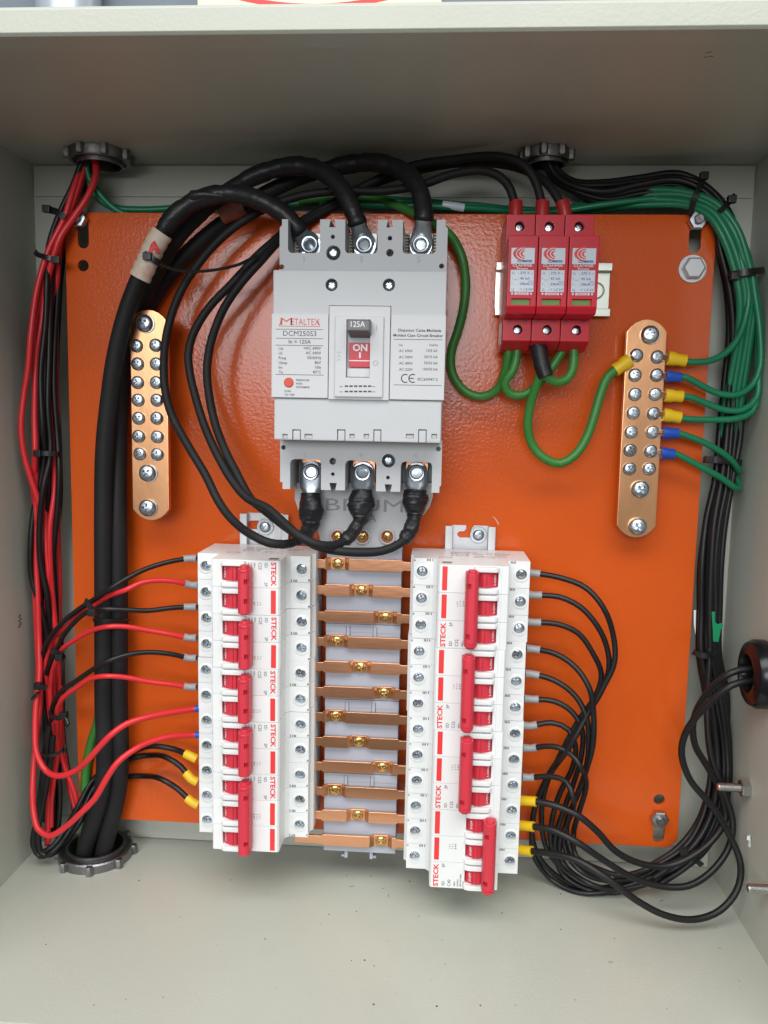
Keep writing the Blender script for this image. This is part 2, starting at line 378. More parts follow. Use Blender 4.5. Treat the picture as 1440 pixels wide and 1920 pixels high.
# black gland in the right-hand wall
x, g_y, g_d = onX(1436, 1264, XR); GL = (XR, g_y, g_d)
gl = thing('cable_gland', GL, 'glossy black plastic gland on the right wall with two black cables entering it', 'cable gland')
obj('gland_nut', MB().lathe(GL, [(13, .1), (21.5, .1), (22, 1), (22, 7), (20, 10.5), (15, 12.5), (12.5, 12.5), (11.5, 11), (11.2, 4), (10.8, -30)], (-1, 0, 0), 40, cap=False), 'gloss', gl)
obj('gland_hole', MB().lathe(GL, [(10.7, -20), (10.7, -19)], (-1, 0, 0), 24), 'black', gl)
holes = [MB().cyl((XR-8, g_y, g_d), 11, 16, (1, 0, 0), 32)]
hx = onX(1406, 1577, XR); holes.append(MB().box(XR-5, XR+5, hx[1]-4.4, hx[1]+3.6, hx[2]-1.8, hx[2]+1.8, .5).cyl((XR-5, hx[1]+1.8, hx[2]), 3.0, 10, (1, 0, 0), 16))
cut(rs, holes)
o = obj('torn_paint_flake', MB().box(XR-1.2, XR+.8, hx[1]-.6, hx[1]+2.4, hx[2]-2.8, hx[2]-1.6, .3), 'whiteprint', rs)
def wallbolt(label, px, py, reach, k):
    c = onX(px, py, XR); t = thing('hinge_bolt', c, label, 'bolt')
    if k: obj('hex_nut', MB().lathe((XR, c[1], c[2]), [(5.6, .1), (6.1, .5), (6.1, 5), (5.4, 5.6)], (-1, 0, 0), 6), 'steel', t, smooth=20)
    pr = []
    n = int(reach/1.0)
    for i in range(n): pr += [(3.0, i*1.0), (2.6, i*1.0+.5)]
    pr += [(2.3, n*1.0+.3), (.1, n*1.0+.35)]
    obj('thread', MB().lathe((XR, c[1], c[2]), pr, (-1, 0, 0), 16), 'steel', t, smooth=60)
wallbolt('steel threaded bolt with hex nut sticking out of the right wall', 1404, 1478, 20, 1)
wallbolt('lower threaded stud on the right wall at the photo edge', 1446, 1668, 14, 0)

# wall things above the cabinet
pp = onY(138, 4, 330)
x0 = U(80, 4, -36)[0]; x1 = U(196, 4, -36)[0]; ty = U(140, 4, -36)[1]
tag(obj('wall_conduit', MB().lathe(((x0+x1)/2, ty-60, -28), [((x1-x0)/2*.97, 0), ((x1-x0)/2*.97, 300)], (0, 1, 0), 32), 'pipe'), 'pale painted pipe running up the wall above the cabinet', 'pipe')
a0 = U(370, 6, -44)[0]; a1 = U(828, 6, -44)[0]; by = U(600, 6, -44)[1]-14
sg = thing('wall_sign', ((a0+a1)/2, by, -44), 'cream sign with a red ring on the wall above the cabinet', 'sign')
obj('board', MB().box(a0, a1, by, by+170, -46, -44, .5), 'cream', sg)
cx_ = U(594, 4, -44)[0]; rb_ = U(594, 6, -44)[1]-3.7; cR = 250; ar = MB(); vs = []; fs = []
for q in range(41):
    an = math.radians(-90-19+38*q/40)
    for r2, z in ((cR, -43.98), (cR, -43.8), (cR-3.4, -43.8), (cR-3.4, -43.98)): vs.append((cx_+r2*math.cos(an), rb_+cR+r2*math.sin(an), z))
for q in range(40):
    for r2 in range(4): fs.append((q*4+r2, q*4+(r2+1) % 4, q*4+4+(r2+1) % 4, q*4+4+r2))
obj('red_ring', ar.add(vs, fs), 'redprint', sg)

# ================================================================ orange mounting plate
PW, PH = 223.3, 222.6
def chamfer_rect(x0, x1, y0, y1, c): return [(x0+c, y0), (x1-c, y0), (x1, y0+c), (x1, y1-c), (x1-c, y1), (x0+c, y1), (x0, y1-c), (x0, y0+c)]
pl = thing('mounting_plate', (0, -PH, 0), 'bright orange powder coated steel mounting plate', 'mounting plate')
po = obj('plate_sheet', MB().prism(chamfer_rect(-PW, PW, -PH, PH, 6), -2.2, 0, 'd', .5, 2), 'orange', pl)
def slot(x, y, w, h):
    n = 10; pts = [(x+w*math.cos(math.pi*k/n), y+h+w*math.sin(math.pi*k/n)) for k in range(n+1)]+[(x-w*math.cos(math.pi*k/n), y-h-w*math.sin(math.pi*k/n)) for k in range(n+1)]
    return MB().prism(pts, -6, 6)
sl = []
for px, py0, py1 in ((156, 412, 466), (1303, 424, 474), (1236, 1522, 1580)):
    xa, ya = U(px, py0, 0); xb, yb = U(px, py1, 0); sl.append(slot((xa+xb)/2, (ya+yb)/2, 4.0, abs(ya-yb)/2-4))
for px, py in ((156, 498), (1236, 1499)):
    xa, ya = U(px, py, 0); sl.append(MB().cyl((xa, ya, -6), 4.0, 12, (0, 0, 1), 24))
cut(po, sl)
def stud(label, px, py, base, washer, R=5.6, cap=False, name='plate_bolt'):
    xa, ya = U(px, py, base+3); t = thing(name, (xa, ya, base), label, 'bolt')
    if washer: obj('washer', MB().lathe((xa, ya, base), [(washer, .05), (washer, 1.2), (washer*.97, 1.5), (R*.7, 1.5)], n=36), 'rail', t)
    o = obj('hex_nut', MB().lathe((xa, ya, base), [(R*1.1, 1.5), (R*1.14, 2.2), (R*1.14, 5.6), (R*1.0, 6.3), (R*.7, 6.4)] if not cap else [(R*1.1, 1.5), (R*1.14, 2), (R*1.14, 5.5), (R*.95, 6.4), (R*.2, 6.45)], n=6), 'zinc' if not cap else 'rail', t, smooth=15)
    if not cap: obj('stud', MB().lathe((xa, ya, DB), [(3.2, 0), (3.2, base-DB+8.4), (2.7, base-DB+9)], n=20), 'cast', t)
stud('hex nut on a stud at the top right corner slot of the plate', 1307, 414, 0, 0)
stud('large hex head bolt with flat washer below the top right slot', 1300, 503, 0, 9.3, 6.6, True)
stud('hex nut on a stud at the bottom right corner of the plate', 1236, 1535, 0, 0)
stud('hex nut on a stud at the top left corner behind the red wires', 148, 411, 0, 0)
# yellowish smudge on the plate
mb = MB(); pts = [U(920+2*k, 968+(k*k)*.32, .05) for k in range(8)]
for i in range(7): mb.add([(pts[i][0], pts[i][1], .06), (pts[i][0]+.8, pts[i][1]-.1, .06), (pts[i+1][0]+.9, pts[i+1][1], .06), (pts[i+1][0], pts[i+1][1], .06)], [(0, 1, 2, 3)])
obj('smudge', mb, 'beige', pl, smooth=None)

rr = random.Random(5); sc_ = MB()
for k in range(46):
    x0 = rr.uniform(-205, 205); y0 = rr.uniform(-215, 215); a = rr.uniform(0, 3.14); L_ = rr.uniform(1.5, 9)*rr.random()+1; w_ = rr.uniform(.08, .22)
    dx, dy = math.cos(a), math.sin(a); sc_.add([(x0-dy*w_, y0+dx*w_, .04), (x0+dy*w_, y0-dx*w_, .04), (x0+dx*L_+dy*w_*.3, y0+dy*L_-dx*w_*.3, .04), (x0+dx*L_-dy*w_*.3, y0+dy*L_+dx*w_*.3, .04)], [(0, 1, 2, 3)])
tag(obj('scratch', sc_, 'scratch', pl, smooth=None), kind='stuff')
# ================================================================ DIN rails
def Q(pts, d): return [U(a, b, d) for a, b in pts]
def rail_prof(w=35.0, h=7.5, t=1.1):
    a = w/2; b = 13.5
    return [(-a, h), (-a, h-t), (-b-t*.2, h-t), (-b-t*.2, 0), (b+t*.2, 0), (b+t*.2, h-t), (a, h-t), (a, h), (b-t, h), (b-t, t), (-b+t, t), (-b+t, h)]
def vrail(label, pxc, py_top, y_bot, sx, sy, notchL, nm='din_rail'):
    xc, yt = U(pxc, py_top, 4); t = thing(nm, (xc, y_bot, 0), label, 'din rail')
    o = obj('rail_strip', MB().prism([(xc+p[0], p[1]+.05) for p in rail_prof()], y_bot, yt, 'y', .25), 'rail', t)
    cs = []
    if notchL:
        x0, y0 = U(857, 994, 1); x1, y1 = U(885, 1007, 1)
        cs.append(MB().prism(Q([(874, 976), (874, 992), (870, 996), (862, 996), (857, 1000), (858, 1005), (863, 1008), (883, 1008), (883, 1000), (884, 992), (889, 986), (890, 976)], 1), -1, 3.0))
    else:
        x0, y0 = U(473, 984, 1); cs.append(MB().cyl((x0, y0, -1), 3.2, 4))
        cs.append(MB().box(x0, x0+14, y0-3.2, y0+3.2, -1, 4))
    cut(o, cs)
    x, y = U(sx, sy, 2.5)
    obj('washer', MB().lathe((x, y, 1.2), [(6.0, 0), (6.0, .9), (5.8, 1.1), (2, 1.1)], n=30), 'zinc', t)
    screw(PAN, x, y, 2.3, 4.0, t)
vrail('zinc din rail behind the left column of breakers, single round slot at its top', 497, 963, -212, 497, 988, False)
vrail('zinc din rail behind the right column of breakers, hook shaped notch at its top', 882, 986, -232, 897, 1003, True)
# horizontal rail behind the surge arresters
xa, yt = U(931, 492, 6); xb, yb = U(1143, 594, 6)
t = thing('din_rail', (xa, yb, 0), 'short yellowish horizontal din rail behind the red surge arresters', 'din rail')
yc = (yt+yb)/2
obj('rail_strip', MB().prism([(yc+p[0], p[1]+.05) for p in rail_prof()], xa, xb, 'x', .25), 'yrail', t)
x, y = U(1118, 545, 2)
obj('washer', MB().lathe((x, y, 1.2), [(5.6, 0), (5.6, .8), (5.2, 1), (4, 1)], n=30), 'yrail', t)

# ================================================================ neutral and earth bars
def termbar(label, pxs, d0, smalls, bigs):
    (lx, ty), (rx, _), (_, by) = pxs
    x0, yt = U(lx, ty, d0+5); x1 = U(rx, ty+20, d0+5)[0]; yb = U((lx+rx)/2, by, d0+5)[1]
    w = (x1-x0)/2; xc = (x0+x1)/2; t = thing('terminal_bar', (xc, yb, d0), label, 'terminal bar')
    c = 6.8; n = 8; pts = []
    for k in range(n+1):
        a = math.radians(38+104*k/n); pts.append((xc+w*math.cos(a)/math.cos(math.radians(38)), yt-w*.62+w*.62*(math.sin(a)-math.sin(math.radians(38)))/(1-math.sin(math.radians(38)))))
    top = pts; bot = [(2*xc-p[0], yt+yb-p[1]) for p in pts]
    obj('copper_bar', MB().prism(top+bot, d0, d0+5, 'd', .5, 2), 'barcopper', t)
    for px, py in bigs:
        x, y = U(px, py, d0+7)
        obj('washer', MB().lathe((x+.6, y-.2, d0+5), [(6.2, 0), (6.2, .6), (6.0, .9), (3, .9)], n=30), 'zinc', t)
        screw(PAN, x, y, d0+6.0, 5.9, t)
    for px, py in smalls:
        x, y = U(px, py, d0+6.5); screw(PAN, x, y, d0+5.1, 4.5, t)
    for px, py in (bigs[0], bigs[-1]):
        x, y = U(px, py, d0); obj('standoff', MB().lathe((x, y, 0), [(6.5, .05), (7.4, 2), (7.4, d0-2), (6.5, d0)], n=6), 'brass', t, smooth=20)
    return t
termbar('left copper terminal bar with no wires attached', ((243, 580), (313, 580), (0, 976)), 22,
  [(255, 648), (257, 682), (257, 717), (258, 750), (259, 784), (259, 818), (261, 851), (291, 647), (292, 682), (292, 717), (293, 750), (293, 784), (294, 819), (294, 852)], [(270, 606), (276, 887), (276, 952)])
termbar('right copper earth bar with yellow and blue lugs on it', ((1177, 598), (1251, 598), (0, 1009)), 12,
  [(1194, 666), (1191, 703), (1191, 739), (1188, 774), (1184, 810), (1182, 844), (1181, 879), (1233, 669), (1232, 703), (1229, 739), (1226, 775), (1224, 810), (1221, 846), (1218, 879)], [(1219, 627), (1201, 917), (1196, 987)])

# ================================================================ moulded case circuit breaker
mc = thing('main_breaker', (-7.7, 37.5, 0), 'large light grey moulded case circuit breaker with a dark handle set to ON', 'circuit breaker')
def Q(pts, d): return [U(a, b, d) for a, b in pts]
def rc_(x0, x1, y0, y1, d):            # pixel rectangle on height d, squared up
    a = U(x0, (y0+y1)/2, d)[0]; b = U(x1, (y0+y1)/2, d)[0]; c = U((x0+x1)/2, y1, d)[1]; e_ = U((x0+x1)/2, y0, d)[1]; return a, b, c, e_
XA, XB = -60.2, 44.6
obj('base', MB().box(XA+.4, XB-.4, 37.9, 203.6, 1, 26, .8, 2), 'grey', mc)
xs = [U(p, 450, 60)[0] for p in (540, 600, 647, 708, 755, 818)]
yU = U(680, 475, 60)[1]; yT = 204.3; y0 = 172.5; nd = [U(p, 420, 60)[0] for p in (617, 630, 724.5, 737)]
def rnd(x, y, sx, sy, r=2.2): return [(x+sx*0, y+sy*r), (x+sx*r*.3, y+sy*r*.3), (x+sx*r, y)]
out = [(XA+1, y0), (XB-.4, y0), (XB-.4, yT-5), (XB-1.8, yT-3.6), (XB-1.8, yT)]
def pock(xr, xl, y, top):              # walk from right wall to left wall of a pocket open at 'top'
    s = 1 if top > y else -1
    return [(xr, top), (xr, y+s*2.2), (xr-.7, y+s*.6), (xr-2.2, y), (xl+2.2, y), (xl+.7, y+s*.6), (xl, y+s*2.2), (xl, top)]
def notch(xr, xl, top, s): return [(xr-1, top), (xr, top-s*4.6), (xl, top-s*4.6), (xl+1, top)]
out += pock(xs[5], xs[4], yU, yT)+notch(nd[3], nd[2], yT, 1)+pock(xs[3], xs[2], yU, yT)+notch(nd[1], nd[0], yT, 1)+pock(xs[1], xs[0], yU, yT)+[(XA+2.4, yT), (XA+2.4, yT-3.6), (XA+1, yT-5)]
up = obj('upper_terminal_cover', MB().prism(out, 26, 60), 'grey', mc)
def hole(px, py, d, r, deep): x, y = U(px, py, d); return MB().cyl((x, y, d-deep), r, deep+2, n=24)
cut(up, [hole(624, 444, 60, 1.3, 14), hole(625, 474, 60, 4.5, 14), hole(731, 446.5, 60, 1.4, 14), hole(731, 474, 60, 2.3, 14), hole(528, 500.5, 60, 1.6, 10), hole(828, 499, 60, 1.6, 10)])
xs2 = [U(p, 890, 60)[0] for p in (544, 602, 647, 705.5, 751, 810)]
yL = U(680, 863.5, 60)[1]; yBm = 37.6; nd2 = [U(p, 910, 60)[0] for p in (617.5, 631.5, 721, 735)]
out = [(XB-.2, 70.5), (XA+2, 70.5), (XA+2, yBm+4.6), (XA+3.6, yBm+4.2), (XA+3.6, yBm)]
def pockd(xl, xr, y, bot): return [(xl, bot), (xl, y-2.8), (xl+.8, y-.8), (xl+2.8, y), (xr-2.8, y), (xr-.8, y-.8), (xr, y-2.8), (xr, bot)]
def notchd(xl, xr, bot): return [(xl+1, bot), (xl, bot+4.6), (xr, bot+4.6), (xr-1, bot)]
out += pockd(xs2[0], xs2[1], yL, yBm)+notchd(nd2[0], nd2[1], yBm)+pockd(xs2[2], xs2[3], yL, yBm)+notchd(nd2[2], nd2[3], yBm)+pockd(xs2[4], xs2[5], yL, yBm)+[(XB-1.2, yBm), (XB-1.2, yBm+4.2), (XB-.2, yBm+4.6)]
lo = obj('lower_terminal_cover', MB().prism(out, 26, 60), 'grey', mc)
cut(lo, [hole(624, 865, 60, 2.2, 14), hole(624, 889, 60, 1.2, 14), hole(728.5, 864, 60, 4.3, 14), hole(727.5, 895.5, 60, 1.2, 14), hole(531.5, 839, 60, 1.5, 10), hole(822, 842, 60, 1.5, 10)])
# main cover
yM1 = U(675, 507, 81)[1]; yM2 = U(675, 590, 81)[1]; yM3 = U(675, 748, 81)[1]; yM4 = U(675, 828, 81)[1]
co_ = obj('front_cover', MB().box(XA+1.2, XB-.2, yM2-6, yM1, 50, 81, 1.0, 2), 'grey', mc)
cut(co_, [hole(621.7, 534, 81, 3.7, 9), hole(729.3, 534, 81, 3.7, 9)])
obj('cover_core', MB().box(XA+2, XB-1, yM3-2, yM2-4, 50, 79.4), 'grey', mc)
pxl = [U(p, 660, 81)[0] for p in (617, 731)]
obj('label_panel', MB().box(XA+.6, pxl[0]-.35, yM3, yM2, 74, 82, .5, 2), 'panel', mc)
obj('label_panel', MB().box(pxl[1]+.35, XB, yM3, yM2, 74, 82, .5, 2), 'panel', mc)
yP = U(675, 574, 82)[1]
cut(co_, [MB().box(pxl[0]-.35, pxl[1]+.35, yM2-20, yP+.5, 79.4, 90)])
cp = obj('toggle_panel', MB().box(pxl[0], pxl[1], yM3-.6, yP, 76, 82.4, .4, 2), 'panel', mc)
ex = rc_(627, 719, 592, 745, 84); 
es = obj('toggle_surround', MB().box(ex[0], ex[1], ex[2], ex[3], 82, 84.2, 1.0, 2), 'panel', mc)
sl_ = rc_(649, 694, 599, 708, 84); 
cut(es, [MB().box(sl_[0], sl_[1], sl_[2], sl_[3], 76, 90)]); cut(cp, [MB().box(sl_[0]-.01, sl_[1]+.01, sl_[2]-.01, sl_[3]+.01, 77.5, 90)])
ys = lambda py, d=80: U(672, py, d)[1]
obj('slot_floor', MB().box(sl_[0]+.1, sl_[1]-.1, sl_[2]+.1, sl_[3]-.1, 76.6, 77.6), 'dgrey', mc)
obj('toggle_flag', MB().box(sl_[0]+1.6, sl_[1]-.2, ys(689), ys(643), 77, 81.5, .3), 'red', mc)
obj('toggle_skirt', MB().box(sl_[0]+.2, sl_[1]-.2, sl_[2]+.4, ys(691), 77, 81.0, .3), 'panel', mc)
hd = rc_(649, 693.5, 600, 620, 97)
obj('handle', MB().prism([(hd[2]-2.5, 78), (hd[2], 97), (hd[3], 97), (hd[3]+2.0, 78)], hd[0]+.4, hd[1]-.2, 'x', .7, 2), 'dgrey', mc, label='dark grey switch handle marked 125A')
lbx = MB().box(XA+2, XB-1.2, yM4, yM3-.3, 50, 80.6, 1.2, 2)
lc = obj('lower_cover', lbx, 'grey', mc)
pits = []
for a, b in ((529.6, 539.4), (571, 586), (655.5, 665), (682, 692), (761, 776), (809, 819.5)):
    r = rc_(a, b, 813.5, 822, 80.6); pits.append(MB().box(r[0], r[1], r[2], r[3], 77.2, 84)); obj('pit_shade_floor', MB().box(r[0]+.25, r[1]-.25, r[2]+.15, r[3]-.5, 76, 79.6), 'hub', mc, smooth=None)  # pit floors coloured a darker grey to deepen the recess shading
for a, b in ((548, 564), (632, 647.6), (700, 715), (784, 800)):
    r = rc_(a, b, 805, 830, 80.6); pits.append(MB().box(r[0], r[1], r[2]-3, r[3], 77.5, 84)); obj('clip', MB().box(r[0]+.45, r[1]-.45, yM4+.15, r[3]-.8, 70, 80.4, .3), 'grey', mc)
cut(lc, pits); 
for px, py, d, R in ((625, 474, 54, 3.2), (728.5, 864, 54, 3.2), (622, 535.5, 77, 2.8), (729.5, 535.5, 77, 2.8)):
    x, y = U(px, py, d); screw(WSCREW, x, y, d, R, mc)
# printing on it, with slot shade drawn in as dark dashes
k = MB(); r_ = MB(); w_ = MB(); g_ = MB(); DL = 82.08
def tx(mb, s, px, py, h, d=DL, **kw): x, y = U(px, py, d); mb.text(s, x, y, d, h, **kw)
def ln(mb, pa, pb, py, th, d=DL): a = U(pa, py, d); b = U(pb, py, d); mb.rect(a[0], b[0], a[1]-th/2, a[1]+th/2, d)
tx(r_, 'M', 526, 609, 4.2, sx=1.0, fit=7.0); tx(r_, 'ETALTEX', 546, 609, 3.7, fit=17.0); ln(r_, 524, 600, 611.2, .35)
x, y = U(523, 611, DL); r_.add([(x, y, DL), (x+.5, y, DL), (x+1.6, y+3, DL), (x+1.1, y+3, DL)], [(0, 1, 2, 3)])
x, y = U(600, 611, DL); r_.add([(x-.4, y, DL), (x, y, DL), (x-1.2, y+3, DL), (x-1.7, y+3, DL)], [(0, 1, 2, 3)])
ln(k, 517, 606, 617, .3); tx(k, 'DCM250S3', 562, 630, 3.0, align='CENTER', fit=20); ln(k, 517, 606, 634, .3)
tx(k, 'In = 125A', 562, 644, 2.2, align='CENTER', bold=.012, fit=13.4); ln(k, 517, 606, 647, .3)
for i, (a, b) in enumerate((('Ue', '<AC 690V'), ('Ui', 'AC 690V'), ('Freq', '50/60Hz'), ('Uimp', '8kV'), ('Im', '10In'), ('Ta', '40\u00b0C'))):
    py = 655.8+i*8.9; tx(k, a, 522.5, py, 1.7, bold=.01); tx(k, b, 602, py, 1.7, align='RIGHT', bold=.01)
ln(k, 517, 607, 702, .3)
x, y = U(541.5, 717, DL); r_.lathe((x, y, DL-.5), [(2.9, 0), (2.9, .9), (2.5, 1.2)], n=28)
for i, s_ in enumerate(('PRESSIONE', 'PARA', 'DESARMAR')): tx(k, s_, 555, 714.5+i*6.5, 1.15, bold=.012)
for i, s_ in enumerate(('PUSH', 'TO TRIP')): tx(k, s_, 533.5, 735+i*6.8, 1.15, bold=.012)
tx(k, 'Disjuntor Caixa Moldada', 787, 622, 1.6, align='CENTER', bold=.02, fit=25.5); tx(k, 'Molded Case Circuit Breaker', 784, 631.5, 1.6, align='CENTER', bold=.02, fit=29.5); ln(k, 738, 830, 636, .3)
tx(k, 'Ue', 748, 649, 1.4, bold=.01); tx(k, 'Icu/Ics', 821, 649, 1.4, align='RIGHT', bold=.01)
for i, (a, b) in enumerate((('AC 690V', '10/5 kA'), ('AC 500V', '20/15 kA'), ('AC 400V', '50/35 kA'), ('AC 220V', '100/50 kA'))):
    py = 660+i*11.6; tx(k, a, 748, py, 1.5, bold=.01); tx(k, b, 820.5, py, 1.5, align='RIGHT', bold=.01)
for px in (760, 774):
    x, y = U(px, 709.5, DL); pts = []
    for q in range(13):
        an = math.radians(60+240*q/12); pts.append((an,))
    vs = []; fs = []
    for q, (an,) in enumerate(pts):
        vs += [(x+2.7*math.cos(an), y+2.7*math.sin(an), DL), (x+2.05*math.cos(an), y+2.05*math.sin(an), DL)]
    for q in range(12): fs.append((2*q, 2*q+2, 2*q+3, 2*q+1))
    k.add(vs, fs)
    if px == 774: k.rect(x-2.2, x+.6, y-.3, y+.3, DL)
tx(k, 'IEC60947-2', 783, 713.5, 1.6, bold=.006, fit=12.0); ln(k, 738, 828, 721.5, .3)
for row in (724, 734):  # slots are not cut: flat dark dashes stand for the shade in them
    for i in range(6):
        a, b, c_, e_ = rc_(646.5+i*8.7, 652.8+i*8.7, row-1.5, row+1.5, 84.3); k.rect(a, b, c_, e_, 84.3)
    for pa in (637, 698): tx(k, 'mm', pa, row+1.5, .8, d=84.3, bold=.02)
obj('printed_text', k, 'blackprint', mc, smooth=None); obj('printed_logo', r_, 'orprint', mc, smooth=None)
x, y = U(675, 658, 81.6); w_.text('ON', x, y, 81.6, 3.9, align='CENTER', bold=.03); w_.rect(x-.55, x+.55, ys(671.5), ys(661), 81.6); w_.rect(sl_[0]+1.6, sl_[1]-.2, ys(677.6), ys(675.8), 81.6)
x, y = U(671, 613, 97.1); w_.text('125A', x, y, 97.12, 3.2, align='CENTER', fit=8.2)
obj('handle_lettering', w_, 'whiteprint', mc, smooth=None)
for s_, px, py in (('1', 570, 492), ('3', 677, 492), ('5', 785, 492), ('2', 572, 856), ('4', 676, 857), ('6', 780, 858)): tx(g_, s_, px, py, 3.6 if py < 600 else 2.6, d=60.08, align='CENTER')
for s_, px, py in (('I', 706, 620), ('O', 704, 686)): tx(g_, s_, px, py, 3.2, d=84.3, align='CENTER')
for py in (661, 668, 675): a = U(635, py, 84.3); g_.add([(a[0]-1.3, a[1]-.3, 84.3), (a[0]-1.1, a[1]-.5, 84.3), (a[0], a[1]+.4, 84.3), (a[0]+1.1, a[1]-.5, 84.3), (a[0]+1.3, a[1]-.3, 84.3), (a[0], a[1]+.8, 84.3)], [(0, 1, 2, 5), (2, 3, 4, 5)])
obj('relief_numbers', g_, 'greyprint', mc, smooth=None)
# terminals: tang, comb-ribbed inserts and socket bolts
BT = MB().lathe((0, 0, 0), [(7.2, -1.2), (7.2, 0), (6.9, .2), (5.6, .2), (5.6, 3.6), (5.3, 4.6), (4.8, 5.0), (4.1, 4.9), (3.6, 4.2), (3.4, 1.4), (.1, -1.6)], n=28); BTm = mesh('terminal_bolt', BT, 'zinc')
TERM = [(581, 459), (683, 459), (789, 459), (583, 885), (680, 886), (781, 887)]
for i, (px, py) in enumerate(TERM):
    x, y = U(px, py, 44); up_ = i < 3
    obj('terminal_tang', MB().box(x-7.5, x+7.5, y-10 if up_ else y-9, y+9 if up_ else y+10, 33, 36, .4), 'copper' if not up_ else 'rail', mc)
    inst('terminal_bolt', BTm, (x, y, 41.2), mc)
    if up_:
        for s_ in (-1, 1):
            pr_ = []
            for q in range(9): pr_ += [(x+s_*10.4, y-8+q*1.9), (x+s_*8.1, y-8+q*1.9+.1), (x+s_*8.1, y-8+q*1.9+1.1), (x+s_*10.4-s_*.9, y-8+q*1.9+1.2)]
            obj('ribbed_insert', MB().prism([(x+s_*10.8, y-8)]+pr_[1:]+[(x+s_*10.8, y+9)], 27, 38), 'beige', mc, smooth=None)

# ================================================================ busbar assembly between the breaker columns
ba = thing('busbar_assembly', (-8, -225, 0), 'copper busbar comb on a blue grey base between the two breaker columns', 'busbar')
bx0, bx1 = U(608, 1300, 28)[0]+.6, U(748, 1300, 28)[0]
Y0 = U(680, 1024, 28)[1]; Y1 = U(675, 1598, 28)[1]; DBAR = 33.0
yb1 = U(680, 1060, DBAR)[1]; yb12 = U(675, 1578, DBAR)[1]; PB = (yb1-yb12)/11
obj('base_profile', MB().box(bx0, bx1, Y1, Y0, 8, 28, .4), 'bluegrey', ba)
for g in (2, 5, 8):                    # joint with two latch tongues
    yj = yb1-PB*(g+.5); jc = obj('joint_cover', MB().box(bx0, bx1, yj-3.2, yj+2.6, 27.9, 28.35, .15), 'bluegrey', ba)
    obj('joint_gap', MB().box(bx0+.3, bx1-.3, yj+2.62, yj+2.85, 27.9, 28.2), 'black', ba, smooth=None)
    for fx in (.28, .64):
        a_ = bx0+(bx1-bx0)*fx; obj('latch_gap', MB().box(a_-.28, a_+2.58, yj-5.6, yj+1.2, 27.95, 28.42), 'black', ba, smooth=None)
        obj('latch_tongue', MB().box(a_, a_+2.3, yj-5.7, yj+1.3, 28.0, 28.9, .15), 'bluegrey', ba)
mb = MB()
for fx in (.29, .64):
    x = bx0+(bx1-bx0)*fx
    s_ = -1 if fx < .5 else 1; mb = MB(); mb.box(x, x+2.4, Y1-6.0, Y1+1, 18, 26, .3); mb.box(x+(1.2 if s_ > 0 else -2.2), x+(4.6 if s_ > 0 else 1.2), Y1-5.8, Y1-4.2, 19, 25, .3)
    obj('latch_hook', mb, 'bluegrey', ba)
for i in range(12):
    yc = yb1-PB*i+random.uniform(-.25, .25); k3 = i % 3; xsn = bx0+(bx1-bx0)*(.155, .475, .80)[k3]
    L_, R_ = (-38.5 if i < 11 else -52), 27.2
    # side profile of the strip (x, d): dips to the screw seat; width changes over the base
    D = DBAR; dip = 3.0; a = 5.6
    prof = [(L_, D), (bx0-1, D), (bx0-.2, D), (xsn-a-2.2, D), (xsn-a+.6, D-dip), (xsn+a-.6, D-dip), (xsn+a+2.2, D), (bx1+.3, D), (bx1+1.2, D), (R_, D)]
    prof = sorted(prof, key=lambda p: p[0])
    def hw(x): return 4.15 if bx0-.6 < x < bx1+.6 else 3.1
    vs = []; fs = []
    for x, d in prof:
        h = hw(x); vs += [(x, yc-h, d), (x, yc+h, d), (x, yc+h, d-1.8), (x, yc-h, d-1.8)]
    n = len(prof)
    for q in range(n-1):
        for r in range(4): fs.append((q*4+r, q*4+(r+1) % 4, q*4+4+(r+1) % 4, q*4+4+r))
    fs += [(3, 2, 1, 0), tuple((n-1)*4+r for r in range(4))]
    tmp = bmesh.new(); vv = [tmp.verts.new(v) for v in vs]; [tmp.faces.new([vv[j] for j in f]) for f in fs]
    bmesh.ops.recalc_face_normals(tmp, faces=tmp.faces)
    bmesh.ops.bevel(tmp, geom=[e for e in tmp.edges if e.calc_face_angle(0) > .3], offset=.3, segments=2, profile=.5, affect='EDGES')
    mbb = MB().addbm(tmp); mbb.wn = True; cb = obj('busbar', mbb, 'copper', ba)
    ORG[cb.name] = ORG[ba.name]
    s2 = screw(BRS, xsn, yc, D-dip, 3.9, cb)
# incoming hub cover
hub = [(552, 905), (552, 935), (558, 955), (568, 968), (585, 978), (594, 992), (600, 1012), (606, 1027), (747, 1027), (751, 1010), (760, 995), (775, 978), (795, 965), (806, 950), (812, 930), (812, 905)]
hc = obj('incoming_cover', MB().prism(Q(hub, 34)[::-1], 20, 34, 'd', .8, 2), 'hub', ba)
for px in (633, 680, 726):
    x, y = U(px, 1006, 34); w2 = obj('screw_well', MB().lathe((x, y, 34), [(4.2, .06), (4.2, 1.3), (4.7, 1.5), (5.4, 1.1), (5.8, .2), (5.8, -.1)], n=30, cap=False), 'hub', ba)
    obj('well_floor', MB().lathe((x, y, 34), [(4.2, -.1), (4.2, .12)], n=24), 'orprint', ba, smooth=None)
    screw(BRS, x, y, 34.3, 3.5, ba)
g_ = MB(); x, y = U(611, 957, 34.1); g_.text('BRUM', x, y, 34.1, 8.2, bold=.0, fit=52); x, y = U(691, 978, 34.1); g_.text('A', x, y, 34.1, 5.0, bold=.02)  # embossed letters laid flat, their relief shading put in as darker grey
obj('relief_lettering', g_, 'hubshade', ba, smooth=None)

